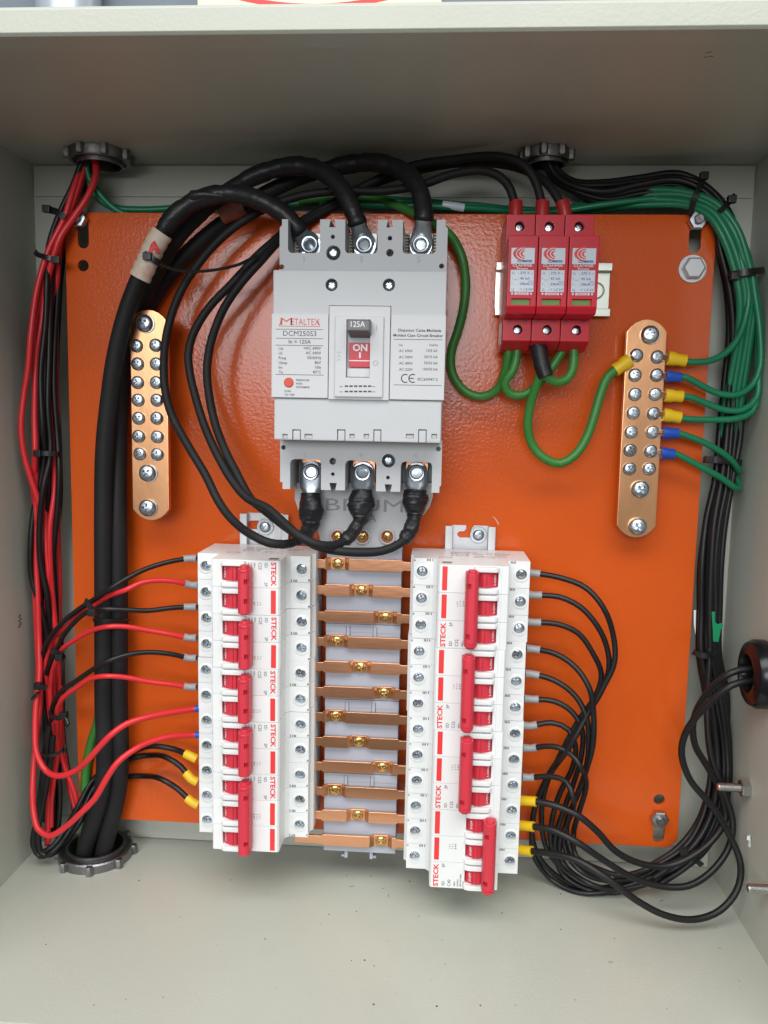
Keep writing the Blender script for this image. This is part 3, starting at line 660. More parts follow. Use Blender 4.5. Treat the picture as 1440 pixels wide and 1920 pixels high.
# ================================================================ small breakers
NP = [(-38.8, 8), (-38.8, 50), (-24.6, 50), (-24.2, 54), (-23.8, 70), (-23.2, 70.65), (-19.2, 70.65), (-19.0, 71), (19.4, 71), (20.6, 69.6), (21.0, 52.5), (23.5, 50), (36.5, 50), (36.5, 41), (38.6, 39), (38.6, 8)]
POLE = None
def pole_meshes():
    global POLE
    h = 8.78
    t = thing('tmp', (0, 0, 0), 'x', 'x')
    o = obj('pole', MB().prism(NP, -h, h, 'y', .45, 2), 'white', t)
    wells = []
    for u in (-33.4, 30.8): wells.append(MB().cyl((u, 0, 44.6), 3.55, 10, n=24))
    wells.append(MB().box(-17.0, -2.2, -4.9, 4.9, 62, 80, .6))
    wells.append(MB().box(35.2, 40, -8.2, -6.6, 44, 60))
    cut(o, wells)
    rb = MB()
    rb.prism([(-17.6, 70.5), (-17.2, 73.0), (-15.5, 74.2), (-5, 74.2), (-2, 73.4), (-1.2, 70.5)], -1.6, 1.6, 'y', .7, 2)
    ring = MB()
    ring.lathe((0, 0, 50), [(3.6, -.3), (3.6, .45), (4.3, .5), (5.1, .1), (5.1, -.2)], n=28, cap=False)
    drum = MB(); pts = []
    for q in range(13):
        a = math.radians(200-220*q/12); pts.append((-9.6+8.0*math.cos(a), 64.6+8.0*math.sin(a)))
    drum.prism(pts, -4.6, 4.6, 'y', .3)
    for u in (-9.6, -7.2): drum.box(u-.3, u+.3, -4.5, 4.5, 70, 73.1, .2)
    POLE = (o.data, mesh('toggle_guard', rb, 'white'), mesh('screw_collar', ring, 'white'), mesh('toggle', drum, 'red'))
    bpy.data.objects.remove(o); bpy.data.objects.remove(t)
pole_meshes()
def breaker(npole, rating, on=True):
    """built round the origin: u to the right, first pole on top"""
    t = thing('small_breaker', (0, 0, 0), 'x', 'circuit breaker'); P = 17.72
    rp, kp, wp, gp = MB(), MB(), MB(), MB()
    for i in range(npole):
        v = -P*(i+.5)
        p = inst('pole', POLE[0], (0, v, 0), t)
        inst('toggle_guard', POLE[1], (0, v+6.7, 0), p); inst('toggle_guard', POLE[1], (0, v-6.7, 0), p); inst('toggle', POLE[3], (0, v, 0), p)
        for u in (-33.4, 30.8):
            inst('screw_collar', POLE[2], (u, v, 0), p)
            s_ = inst('screw', WSCREW, (u, v, 45.9), p, scale=3.3); s_.rotation_euler = (random.uniform(-.12, .12), random.uniform(0, 3.1), random.uniform(-.12, .12))
        d = 71.1
        if i == 0:
            rp.text('STECK', 14.9, v+8.0, d, 3.05, rot=-math.pi/2, bold=.03, fit=15.6)
            kp.text('%dP' % npole, 10.6, v-5.2, d, 1.9, rot=-math.pi/2, fit=2.7)
            for s2, u, hh, f in (('SD', 10.6, 1.9, 3.2), (rating, 6.7, 2.1, 4.4), ('400V~', 3.6, 1.2, 3.8), ('50/60Hz', 1.6, 1.1, 5.0), ('NBR NM 60898', -.3, 1.1, 8.4), ('3000A', -2.0, 1.0, 4.0)):
                kp.text(s2, u, v+7.4, d, hh, rot=-math.pi/2, fit=f)
        else: rp.rect(14.7, 17.9, v-7.7, v+7.4, d)
        if i == 1:
            for q in range(npole):
                for w2, (s2, u0) in enumerate((('1', 7.2), ('3', 5.6), ('2', 3.8))):
                    kp.text(('1 3 5', '~ ~ ~', '2 4 6')[w2][:2*npole-1] if q == 0 else ' .', 7.4-w2*1.9, v-.5, d, 1.1, rot=-math.pi/2)
                    if q == 0 and w2 < 2:
                        for z in range(npole): kp.add([(6.6-w2*1.9, v-.8-z*1.5, d), (5.9-w2*1.9, v-.5-z*1.5, d), (5.9-w2*1.9, v-.75-z*1.5, d), (6.6-w2*1.9, v-1.05-z*1.5, d)], [(0, 1, 2, 3)])
                    if q: break
        tw = 'I-ON' if on else 'O-OFF'
        uu = -15.0 if on else -5.6
        # legend lies on the curved drum
        vs, fs, wd = glyphs(tw, .02); hh = 1.25; f = 6.0/(wd*hh); out_ = []
        for a, b in vs:
            au = uu-.6+b*hh; vv_ = v+3.2-a*hh*f
            out_.append((au, vv_, 64.6+math.sqrt(max(.1, 8.0**2-(au+9.6)**2))+.1))
        wp.add(out_, fs)
        if i < npole-1 or npole == 3:
            for z in range(5): kp.rect(22.9+z*.95+(.6 if z > 1 else 0), 23.4+z*.95+(.6 if z > 1 else 0), v-P/2+.2, v-P/2+1.9, 50.07)
            for z in range(4): kp.rect(-26.8-z*.9, -26.3-z*.9, v-P/2+.2, v-P/2+1.7, 50.07)
        kp.text('2', 34.6, v+1.2, 50.07, 1.0, rot=-math.pi/2)
    obj('printed_brand', rp, 'redprint', t, smooth=None); obj('printed_text', kp, 'blackprint', t, smooth=None); obj('toggle_legend', wp, 'whiteprint', t, smooth=None)
    # tie bar across the toggles
    c = -0.6 if on else -17.0; H = P*npole; bar = MB()
    prof = [(c-4.1, 72.5), (c-4.3, 77), (c-3.4, 81.6), (c-1.6, 83.2), (c+2.2, 83.2), (c+3.8, 81.4), (c+4.3, 77), (c+4.1, 72.5)]
    bar.prism(prof, -H+3.0, -4.0, 'y', .7, 2)
    b = obj('tie_bar', bar, 'red', t)
    cs = []
    for v in ((-P*.66, -P*1.36) if npole == 2 else (-P*.62, -P*2.38)): cs.append(MB().box(c+.7, c+3.4, v-1.6, v+1.6, 79.5, 90))
    cs.append(MB().box(c-6, c+6, -6.4, -5.5, 82.7, 90)); cut(b, cs)
    bar = MB().prism([(c-2.6, 74), (c-2.8, 78.5), (c-1.6, 80.5), (c+1.4, 80.5), (c+2.8, 78.5), (c+2.6, 74)], -H+1.9, -2.1, 'y', .6, 2)
    obj('tie_rod', bar, 'red', t)
    return t
def descend(o):
    yield o
    for c in o.children: yield from descend(c)
XCL, XCR = -76.3, 64.3
PR = 17.84/17.72
b2 = breaker(2, 'C25'); b3 = breaker(3, 'C32'); b4 = breaker(3, 'C40', False)
TOPL, TOPR = -7.2, -6.2
nth = ('topmost', 'second', 'third', 'fourth')
left = []
JX = (0, .35, -.2, .15)
for i in range(4):
    o = b2 if i == 0 else copy_tree(b2); o.location = V(XCL+JX[i], TOPL-17.72*2*i, 0); o.rotation_euler = (0, (.0, .0035, -.003, .002)[i], 0)
    if i == 0: FIRSTL = o
    tag(o, '%s two pole C25 breaker of the left column, fed by %s' % (nth[i], ('black over red wires', 'a level black wire', 'a third black wire', 'two red wires')[i]), 'circuit breaker', 'two pole breakers in the left column')
o = copy_tree(b3); o.location = V(XCL, TOPL-17.72*8, 0); tag(o, 'three pole C32 breaker at the foot of the left column with yellow ferrules', 'circuit breaker')
for i in range(3):
    o = b3 if i == 0 else copy_tree(b3); o.location = V(XCR+(.2, -.3, .1)[i], TOPR-17.84*3*(i+1), 0); o.rotation_euler = (0, math.pi+(.002, -.002, .0025)[i], 0); o.scale = (1, 1, PR)
    tag(o, '%s three pole C32 breaker of the right column, %s' % (nth[i], ('under the hook notched rail', 'below the topmost one', 'above the switched off one')[i]), 'circuit breaker', 'three pole C32 breakers in the right column')
b4.location = V(XCR, TOPR-17.84*12, 0); b4.rotation_euler = (0, math.pi, 0); b4.scale = (1, 1, PR)
tag(b4, 'bottom right three pole C40 breaker switched off, tie bar pushed right', 'circuit breaker')
def endprint(t, y, sgn, flip):
    k_ = MB()
    def put(txt, u, d, h, f):
        vs, fs, wd = glyphs(txt, .02); q = f/(wd*h); k_.add([(u+a*h*q*flip, y, d-b*h) for a, b in vs], fs)
    put('DISJUNTOR SD', -12*flip, 24, 2.6, 18); put('NBR NM 60898', -12*flip, 29, 2.0, 22); put('IEC 60947-2', 12*flip, 25, 2.2, 16); put('Icn 3000A', 12*flip, 30, 2.0, 14); put('B A C Q', -12*flip, 36, 3.0, 12); put('400V~ 50/60Hz', 3*flip, 37, 2.0, 22); put('Ue Ui Uimp', 3*flip, 42, 2.0, 14)
    for a in range(24):
        a0 = a*math.pi/12; a1 = a0+math.pi/12; c_ = (-16*flip, 44)
        k_.add([(c_[0]+4.6*math.cos(a0), y, c_[1]+2.6*math.sin(a0)), (c_[0]+4.6*math.cos(a1), y, c_[1]+2.6*math.sin(a1)), (c_[0]+4.0*math.cos(a1), y, c_[1]+2.1*math.sin(a1)), (c_[0]+4.0*math.cos(a0), y, c_[1]+2.1*math.sin(a0))], [(0, 1, 2, 3)])
    k_.add([(12, y, 60), (18, y, 60), (18, y, 66), (12, y, 66)], [(0, 1, 2, 3)])
    ob_ = obj('side_print', k_, 'sideprint', t, smooth=None)

endprint(FIRSTL, .03, 1, 1)
RTOP = [c for c in COL.objects if c.get('label', '').startswith('topmost three pole')][0]
endprint(RTOP, -17.72*3-.03, 1, -1)

# ================================================================ surge arresters
sx0, sx1 = U(952, 500, 66)[0], U(1124, 500, 66)[0]; SPP = (sx1-sx0)/3
yt_ = U(1030, 402, 45)[1]; yn1 = U(1030, 441, 66)[1]; yn2 = U(1030, 588, 66)[1]; ys2 = U(1030, 596, 46)[1]; yb_ = U(1030, 640, 45)[1]
yf = U(1030, 658, 30)[1]
prof = [(yt_, 8), (yt_, 45), (yn1+.2, 45), (yn1, 66), (yn2+4, 66), (yn2, 63.5), (yn2-1.2, 50), (ys2+1, 45.5), (yb_, 45.5), (yb_-5, 32), (yb_-5, 8)]
def spd(i, label):
    x0 = sx0+SPP*i; t = thing('surge_arrester', (x0, yb_-5, 0), label, 'surge arrester', 'red surge arresters on the short rail')
    x1 = x0+SPP-.35
    b = obj('housing', MB().prism([prof[0], prof[1], (yn1-2, 45), (yn1-2, 40), (yn2-1, 40), (yn2-1, 45.5), (yb_, 45.5), (yb_-5, 32), (yb_-5, 8)], x0-.1, x1-.1, 'x', .5, 2), 'spd', t)
    sy1 = U(1030, 425, 44)[1]; sy2 = U(1030, 619, 44)[1]; xm = (x0+x1)/2
    xt = U(974+i*55.5, 425, 42)[0]; xd = U(970+i*55, 618, 42)[0]
    cut(b, [MB().cyl((xt, sy1, 36), 3.1, 14), MB().cyl((xd, sy2, 36), 3.1, 14)])
    screw(SCREW, xt, sy1, 39.5, 2.9, t); screw(SCREW, xd, sy2, 39.5, 2.9, t)
    c = obj('cartridge', MB().prism([(yn1-.0, 41), (yn1, 66), (yn2+4, 66), (yn2, 63.5), (yn2-1.0, 46.5), (yn2-1, 41)], x0, x1, 'x', .7, 2), 'spd', t)
    w0 = U(960+i*57.5, 565, 66); wy1 = U(1030, 560, 66)[1]; wy0 = U(1030, 572, 66)[1]
    wx0 = x0+2.9; wx1 = x1-3.3
    cut(c, [MB().box(wx0, wx1, wy0, wy1, 63.8, 70)])
    obj('status_window', MB().box(wx0+.05, wx1-.8, wy0+.05, wy1-.6, 62, 64.2), 'green', t)
    D = 66.1; lx0, lx1 = x0+1.9, x1-2.0; lw = lx1-lx0; py = lambda p: U(1030, p, D)[1]
    lb = MB(); lb.rect(lx0, lx1, py(495), py(465), D); lb.rect(lx0, lx1, py(547.5), py(506.5), D)
    lb.rect(lx0+2.7, lx1-2.7, py(553.2), py(548.8), D)
    for q in (lx0+1.3, lx1-1.3): lb.lathe((q, py(551), D-.02), [(.65, 0), (.65, .06)], n=10)
    lb.text('CLAMPER', (lx0+lx1)/2, py(500.2), D, 1.35, align='CENTER', bold=.02, fit=lw*.86); lb.text('Front', (lx0+lx1)/2, py(505.6), D, 1.2, align='CENTER', bold=.02, fit=lw*.48)
    obj('label', lb, 'label', t, smooth=None)
    rd = MB(); cx, cy = lx0+lw*.57, py(475.8)
    for rx_, ry_ in ((6.2, 4.3), (4.2, 3.05), (2.3, 1.85)):
        vs = []; fs = []
        for q in range(15):
            a = math.radians(90+180*q/14); f_ = 1+.12*abs(math.cos(a))
            vs += [(cx+rx_*f_*math.cos(a), cy+ry_*math.sin(a), D+.08), (cx+(rx_-1.05)*math.cos(a), cy+(ry_-.62)*math.sin(a), D+.08)]
        for q in range(14): fs.append((2*q, 2*q+2, 2*q+3, 2*q+1))
        rd.add(vs, fs)
    rd.text('STATUS', (lx0+lx1)/2, py(552.9), D+.08, 1.0, align='CENTER', bold=.02, fit=lw*.46)
    obj('printed_logo', rd, 'redprint', t, smooth=None)
    bl = MB(); bl.text('CLAMPER', lx0+lw*.26, py(492), D+.08, 1.25, bold=.04, fit=lw*.66)
    for q, (a, b_) in enumerate((('Uc', ': 275 V ~'), ('Imax', ': 45 kA'), ('In', ': 20kA'), ('Up', ': < 1,5 kV'))):
        yy = py(514.5+q*10.2); bl.text(a[0], lx0+.9, yy, D+.08, 1.45, bold=.005); bl.text(a[1:], lx0+2.0, yy-.35, D+.08, .8); bl.text(b_, lx0+4.6, yy, D+.08, 1.45, bold=.008, fit=lw*(.62, .5, .46, .64)[q])
    xx = lx1-1.6; yy = py(532.5)
    for a, b_, c_, e_ in ((xx-1.5, xx+1.2, 0, .15), (xx-1.5, xx+1.2, 2.2, 2.35), (xx-1.5, xx-1.35, 0, 2.35), (xx+1.05, xx+1.2, 0, 2.35)): bl.rect(a, b_, yy-.6+c_, yy-.6+e_, D+.08)
    bl.text('T2', xx-1.1, yy, D+.08, 1.1)
    obj('printed_text', bl, 'blueprint', t, smooth=None)
    np_ = MB(); Dn = 45.6
    for s_, px in (('N', 955+i*53), ('PE', 984+i*54.5)): x, y = U(px, 604, Dn); np_.text(s_, x, y, Dn, 1.9, align='CENTER', bold=.02)
    obj('relief_lettering', np_, 'blackprint', t, smooth=None)
    if i == 0:
        sl = MB(); x = x0-.25; sl.add([(x, yb_+13, 12), (x, yb_+13, 40), (x, yb_-1, 40), (x, yb_-1, 12)], [(0, 1, 2, 3)]); obj('side_sticker', sl, 'label', t, smooth=None)
for i, l in enumerate(('leftmost of the three red surge arresters on the short rail', 'middle one of the three red surge arresters, black sleeved cable below it', 'rightmost of the three red surge arresters, next to the bare rail end')): spd(i, l)

# ================================================================ wires
def clampx(p, r):
    return (min(max(p[0], XL+r+.5), XR-r-.5), min(max(p[1], YB+r+.4), YT-r), max(p[2], DB+r+1.8))
def wpts(pts, r): 
    o = []
    for p in pts: o.append(clampx(P3(*p), r) if len(p) == 3 else p[:3])
    return o
RAWEND = {}
def wire(label, pts, r, m, group=None, name='wire', cat='wire', start=None, end=None, n=10, step=4.0, raw=None):
    base = raw if raw else wpts(pts, r); rj = random.Random(len(label)*7+len(pts))
    base = [b if k < 4 or k > len(base)-4 else clampx((b[0]+rj.uniform(-.7, .7), b[1]+rj.uniform(-.7, .7), b[2]+rj.uniform(-.5, .8)), r) for k, b in enumerate(base)]; sp_ = spline(base, step)
    mb = MB().tube(sp_, r, n); o = obj(name, mb, m, org=tuple(sp_[0]), smooth=60); tag(o, label, cat, group)
    for e_, rev in ((start, False), (end, True)):
        if not e_: continue
        kind, mm, rr, L = e_; s = sp_ if not rev else sp_[::-1]; path = [s[0]]; acc = 0
        for q in range(1, len(s)):
            acc += (s[q]-s[q-1]).length; path.append(s[q])
            if acc >= L: break
        if len(path) < 3: path = [s[0], (s[0]+s[1])/2, s[1]]
        rad = rr if not isinstance(rr, list) else [rr[min(len(rr)-1, int(len(rr)*i/len(path)))] for i in range(len(path))]
        obj(kind, MB().tube(path, rad, 14), mm, o, smooth=60)
    return o
# helper for a lug on a screw: sleeve + tongue
def lug_at(o, tip, back, m, r, L, tongue=True):
    a = Vector(tip); b = Vector(back); dv = (b-a).normalized(); base = ORG[o.name]
    s0 = a+dv*5.5
    obj('lug_sleeve', MB().tube([s0, s0+dv*(L*.3), s0+dv*(L*.55), s0+dv*(L*.95), s0+dv*L], [r*1.12, r*1.16, r*.98, r*1.04, r*1.0], 14), m, o, smooth=50)
    if tongue:
        w = Vector((0, 0, 1)).cross(dv).normalized()
        mb = MB(); pts = [a-dv*3+w*1.6, a-dv*3-w*1.6, a-w*3.2, a+dv*5-w*2.2, a+dv*8-w*1.7, a+dv*8+w*1.7, a+dv*5+w*2.2, a+w*3.2]
        mb.prism([(p.x, p.y) for p in pts], a.z-.5, a.z+.5, 'd', .15); obj('lug_tongue', mb, 'zinc', o)
        st = MB()
        for q in range(5):
            off = w*(-1.6+q*.8)+Vector((0, 0, random.uniform(.4, 1.2))); st.tube([a+dv*2.2+off*.8, a+dv*4.5+off, a+dv*7+off*.9], .42, 6)
        obj('bare_strands', st, 'copper', o)

# --- thick feeders from the floor hole to the upper terminals
def feeder(label, pts, r, term, dl, tapeN=18):
    sp_ = spline(wpts(pts, r), 5); NL = len(sp_); rl_ = [r-1.3*max(0, min(1, (k/NL-.6)/.22)) for k in range(NL)]; r = rl_[-1]; o = obj('feeder_cable', MB().tube(sp_, rl_, 18), 'cable', org=tuple(sp_[0]), smooth=60); tag(o, label, 'cable', 'thick black feeder cables')
    tx_, ty_ = U(*term, 42); T = Vector((tx_, ty_, 41)); e_ = Vector(sp_[-1]); dv = (T-e_).normalized(); b0 = sp_[-14:]
    b0 = sp_[-tapeN:]; tp_ = spline(b0, 2.2)+[e_+dv*(k*1.5) for k in (1, 2, 3)]
    q_ = random.Random(tapeN); rad = [r+.25+(.75*((k*.21+.3*math.sin(k*.7)) % 1.0)+q_.uniform(0, .25)) for k in range(len(tp_))]; rad[-1] = 5.3; rad[-2] = 6.4; rad[-3] = r+1.4
    obj('tape_wrap', MB().tube(tp_, rad, 18), 'tape', o, smooth=50)
    w = Vector((0, 0, 1)).cross(dv).normalized(); L = (T-e_).length; a = e_+dv*1.5
    mb = MB(); secs = [(0, 5.2, 5.0), (.30*L, 5.3, 4.6), (.55*L, 6.2, 1.8), (L-3, 7.4, 1.2), (L+4, 6.4, 1.1), (L+7, 3.5, 1.0)]; n = 16; vs = []; fs = []; nn = w.cross(dv).normalized()
    for s_, hw_, ht in secs:
        c = e_+dv*(s_+1)
        for k in range(n):
            an = 2*math.pi*k/n; sg_ = lambda q: math.copysign(abs(q)**.7, q); vs.append(c+w*(hw_*sg_(math.cos(an)))+nn*(ht*sg_(math.sin(an))))
    for q in range(len(secs)-1):
        for k in range(n): fs.append((q*n+k, q*n+(k+1) % n, (q+1)*n+(k+1) % n, (q+1)*n+k))
    fs.append(tuple(range(n))); fs.append(tuple((len(secs)-1)*n+k for k in range(n))[::-1])
    obj('cable_lug', mb.add(vs, fs), 'zinc', o, smooth=40); return o
CD = C1[2]
feeder('outermost thick black cable ending at the left upper terminal, white label sleeve round it', [(0, 0, 0)][:0]+[(C1[0]-6, YB-26, CD+9, 0), (C1[0]-6, YB+2, CD+9, 0), (194, 1470, 20), (194, 1300, 21), (194, 1100, 22), (194, 960, 24), (196, 850, 27), (205, 750, 31), (216, 670, 35), (235, 590, 39), (263, 515, 43), (292, 458, 45), (318, 415, 46), (355, 383, 46), (400, 366, 46), (445, 364, 46), (490, 377, 48), (530, 400, 48), (556, 425, 47)], 6.3, (581, 459), 0, 19)
feeder('thick black cable arching to the middle upper terminal of the main breaker', [(C1[0]+8, YB-26, CD+7, 0), (C1[0]+8, YB+2, CD+7, 0), (223, 1470, 15), (223, 1300, 16), (223, 1100, 17), (221, 950, 16), (221, 850, 14), (225, 750, 12), (235, 670, 11), (257, 590, 14), (293, 510, 22), (333, 445, 26), (383, 394, 25), (430, 356, 24), (485, 327, 24), (540, 312, 26), (588, 315, 30), (626, 338, 36), (652, 374, 42), (668, 410, 44)], 6.3, (683, 459), 0)
feeder('thick black cable arching highest to the right upper terminal of the main breaker', [(C1[0]+1, YB-26, CD-8, 0), (C1[0]+1, YB+2, CD-8, 0), (207, 1450, 8), (208, 1250, 8.6), (208, 1050, 8.6), (209, 900, 8.6), (214, 780, 8.6), (228, 690, 9), (262, 600, 9), (312, 520, 9), (366, 462, 9), (420, 417, 8), (482, 372, 8), (550, 338, 8), (635, 312, 10), (705, 305, 18), (757, 322, 28), (786, 356, 38), (795, 402, 43)], 6.3, (789, 459), 0)
# small floor-hole companions hidden behind the thick cables
wire('bright green cable rising behind the thick black cables at the floor hole', [(C1[0]-14, YB-20, CD-6, 0), (C1[0]-14, YB+3, CD-6, 0), (166, 1530, 6), (160, 1480, 5), (163, 1430, 4), (172, 1390, 4), (184, 1350, 4.4), (190, 1250, 4.4)], 3.4, 'lgreenw', name='green_cable', cat='cable')

x, y, d = P3(360, 372, 50); tag(obj('tape_end', MB().tube([(x-4, y-1.5, d-3), (x+1, y+1.5, d), (x+8, y+2.5, d), (x+16, y+2, d-1), (x+24, y+1, d-3)], [2.6, 3.6, 3.0, 2.8, 2.0], 12), 'tape'), 'lumpy black tape end lying on the outermost thick cable', 'tape')
# printed sleeve and its tie
s0 = [P3(*p) for p in ((262, 522, 44), (275, 494, 44.5), (291, 459, 45), (305, 436, 45.4))]
lb = obj('cable_sleeve_label', MB().tube(spline(s0, 2), [6.9+.35*math.sin(k*2.3) for k in range(len(spline(s0, 2)))], 18, cap=False), 'paper', org=s0[0], smooth=60); tag(lb, 'torn cream and red printed sleeve on the outermost thick cable', 'label')
k = MB(); c = P3(290, 462, 52.2); 
vA = [(-3.6, -4.2), (-1.2, -4.8), (1.0, 3.4), (-.8, 3.8)]; vB = [(1.2, -4.2), (3.6, -3.4), (1.4, 3.2), (.2, 3.4)]; vC = [(-2.2, -2.2), (2.6, -1.4), (2.4, -.2), (-1.8, -.8)]
for pl_ in (vA, vB, vC): k.add([(c[0]+a-1, c[1]+b, c[2]-.11*(a*.8-.4*b)**2) for a, b in pl_], [(0, 1, 2, 3)])
obj('printed_letter', k, 'redprint', lb, smooth=None)
s0 = [P3(*p) for p in ((418, 401, 12), (440, 392, 13), (462, 384, 14))]
tag(obj('cable_sleeve_label', MB().tube(spline([(a, b-1, c_+4) for a, b, c_ in s0], 3), 6.9, 18, cap=False), 'wornpaper', org=s0[0], smooth=60), 'worn red printed sleeve tucked under the arching thick cables', 'label')

# --- three jumper cables between lower terminals and the surge arresters
JG = 'black jumper cables from the lower terminals'
def jumper(label, pts, term, r=2.8, endm=True):
    sp_ = spline(wpts(pts, r), 4); L = len(sp_)
    o = obj('jumper_cable', MB().tube(sp_, r, 14), 'cable', org=tuple(sp_[0]), smooth=60); tag(o, label, 'cable', JG)
    T = Vector((*U(*term, 42), 42)); e_ = Vector(sp_[0]); dv = (T-e_).normalized(); Lt = (T-e_).length
    path = [Vector(sp_[k]) for k in (5, 4, 3, 2, 1, 0)]+[e_+dv*(Lt*f) for f in (.12, .26, .38, .48, .6)]
    rad = [3.1, 4.2, 3.8, 4.5, 4.1, 4.7, 6.3, 7.7, 7.5, 7.3, 6.2]
    q_ = random.Random(len(label)); fine = []; fr = []
    for k in range(len(path)-1):
        for z in range(4): fine.append(path[k].lerp(path[k+1], z/4)); fr.append(rad[k]+(rad[k+1]-rad[k])*z/4)
    fine.append(path[-1]); fr.append(rad[-1]); mbt = MB().tube(fine, 1.0, 22); nn_ = 22
    for k in range(len(fine)):
        step_ = .55*((k*.37+.2*math.sin(k)) % 1.0)+q_.uniform(-.15, .15)
        for z in range(nn_):
            v = Vector(mbt.v[k*nn_+z]); an = 2*math.pi*z/nn_; wob = 1+.10*math.sin(2*an+k*.22+len(label))+.05*math.sin(5*an-k*.5)
            c_ = fine[k]; mbt.v[k*nn_+z] = tuple(c_+(v-c_)*((fr[k]+step_)*wob))
    obj('tape_wrap', mbt, 'tape', o, smooth=35)
    w = Vector((0, 0, 1)).cross(dv).normalized(); nn = w.cross(dv).normalized(); secs = [(.45, 5.2, 4.2), (.62, 5.6, 3.0), (.72, 7.2, 1.4), (1.0, 7.6, 1.2), (1.18, 5.8, 1.1)]; n = 14; vs = []; fs = []
    for s_, hw_, ht in secs:
        c = e_+dv*(s_*Lt)
        for k in range(n):
            an = 2*math.pi*k/n; vs.append(c+w*(hw_*math.cos(an))+nn*(ht*math.sin(an)))
    for q in range(len(secs)-1):
        for k in range(n): fs.append((q*n+k, q*n+(k+1) % n, (q+1)*n+(k+1) % n, (q+1)*n+k))
    fs.append(tuple(range(n))); fs.append(tuple((len(secs)-1)*n+k for k in range(n))[::-1])
    obj('cable_lug', MB().add(vs, fs), 'zinc', o, smooth=40)
    m_ = sp_[-1]; b2_ = sp_[-4]; return o
o1 = jumper('outermost black jumper cable looping from lower terminal 2', [(583, 985, 48), (570, 1004, 60), (545, 1019, 72), (505, 1018, 82), (476, 1005, 78), (449, 987, 66), (427, 965, 58), (408, 937, 52), (385, 890, 46), (358, 845, 42), (338, 810, 38), (322, 778, 34), (312, 745, 30), (307, 700, 28), (309, 650, 28), (315, 615, 28), (328, 572, 26), (346, 533, 26), (368, 500, 26), (392, 470, 25), (423, 439, 24), (458, 413, 23), (500, 390, 22), (560, 368, 20), (640, 358, 20), (720, 358, 20), (795, 345, 22), (850, 326, 24), (905, 320, 26), (938, 332, 28), (957, 355, 29), (965, 385, 29), (967, 405, 29)], (583, 885))
o2 = jumper('black jumper cable in the middle, from lower terminal 4 passing behind the main breaker', [(676, 975, 52), (660, 1000, 62), (635, 1020, 74), (600, 1022, 84), (560, 1004, 84), (530, 978, 76), (500, 952, 68), (465, 935, 60), (436, 902, 52), (406, 850, 44), (384, 800, 38), (368, 750, 34), (356, 700, 32), (353, 665, 31), (360, 632, 31), (377, 598, 31), (400, 567, 31), (429, 538, 30), (452, 513, 29), (480, 482, 28), (510, 455, 24), (540, 430, 14), (600, 395, 4), (680, 350, 2), (770, 312, 4), (845, 300, 10), (930, 293, 22), (978, 306, 28), (1003, 338, 29), (1014, 375, 29), (1017, 405, 29)], (680, 886))
o3 = jumper('innermost black jumper cable, from lower terminal 6 along the bottom loop', [(777, 968, 48), (768, 998, 58), (748, 1020, 66), (716, 1033, 70), (678, 1036, 74), (635, 1033, 76), (600, 1026, 74), (565, 1008, 70), (530, 984, 66), (500, 960, 62), (470, 935, 54), (445, 890, 48), (420, 840, 43), (402, 790, 38), (392, 740, 36), (388, 695, 36), (394, 648, 36), (405, 612, 36), (421, 576, 36), (444, 541, 35), (468, 512, 34), (492, 486, 32), (520, 455, 22), (560, 425, 10), (620, 390, 2), (700, 345, -6), (790, 318, -6), (880, 305, 0), (960, 312, 10), (1015, 335, 20), (1045, 370, 27), (1060, 405, 29)], (781, 887))
for o, px, py, lbl in ((o1, 967, 392, 0), (o2, 1017, 392, 0), (o3, 1058, 392, 0)):
    x, y, d = P3(px, py, 29); tl = .3 if o is o3 else 0
    obj('heat_shrink', MB().tube([(x+tl*6, y-9, d), (x, y, d), (x-tl*5, y+4.5, d-1)], 4.4, 16), 'heat', o)

# --- thick grass green earth cables under the surge arresters
GG = 'thick green earth cables of the surge arresters'
def gcab(label, pts, **kw): return wire(label, pts, 3.05, 'lgreenw', GG, name='green_cable', cat='cable', n=14, **kw)
gcab('thick green cable coming from behind the main breaker to the leftmost surge arrester', [(560, 375, -8), (640, 368, -8), (700, 372, -6), (750, 388, 2), (800, 412, 12), (842, 438, 18), (866, 480, 20), (875, 525, 18), (872, 570, 16), (858, 615, 14), (845, 660, 13), (849, 702, 13), (872, 733, 14), (905, 742, 16), (932, 728, 20), (947, 698, 24), (953, 664, 28), (955, 640, 28)])
gcab('thick green cable looping from the leftmost surge arrester over to the rightmost one', [(970, 640, 30), (969, 664, 30), (962, 694, 30), (946, 718, 28), (955, 738, 26), (980, 741, 26), (1002, 727, 26), (1022, 702, 27), (1042, 678, 28), (1056, 655, 28), (1060, 640, 28)])
gcab('short thick green cable curving from the rightmost surge arrester into the black sleeve', [(1076, 640, 32), (1076, 668, 32), (1073, 695, 33), (1060, 713, 34), (1040, 716, 36), (1022, 704, 38), (1012, 685, 37)])
g4 = gcab('thick green cable hanging in a deep loop to the yellow lug on the earth bar', [(1013, 640, 34), (1015, 665, 36), (1018, 690, 38), (1008, 716, 36), (994, 760, 30), (990, 800, 26), (1000, 838, 24), (1022, 862, 24), (1050, 868, 24), (1078, 852, 24), (1100, 820, 24), (1117, 775, 24), (1127, 735, 23), (1140, 705, 22), (1160, 690, 21)])
obj('black_sleeve', MB().tube(spline([P3(*p) for p in ((1008, 645, 36), (1012, 665, 38), (1017, 688, 40), (1024, 706, 41))], 3), [5.6, 5.6, 5.4, 5.2, 5.3, 5.0, 4.9, 5.0, 4.7, 4.5, 4.4, 4.4, 4.4][:len(spline([P3(*p) for p in ((1008, 645, 36), (1012, 665, 38), (1017, 688, 40), (1024, 706, 41))], 3))], 14), 'tape', g4)
lug_at(g4, P3(1193, 667, 18.5), P3(1140, 703, 21), 'yellow', 4.3, 12)

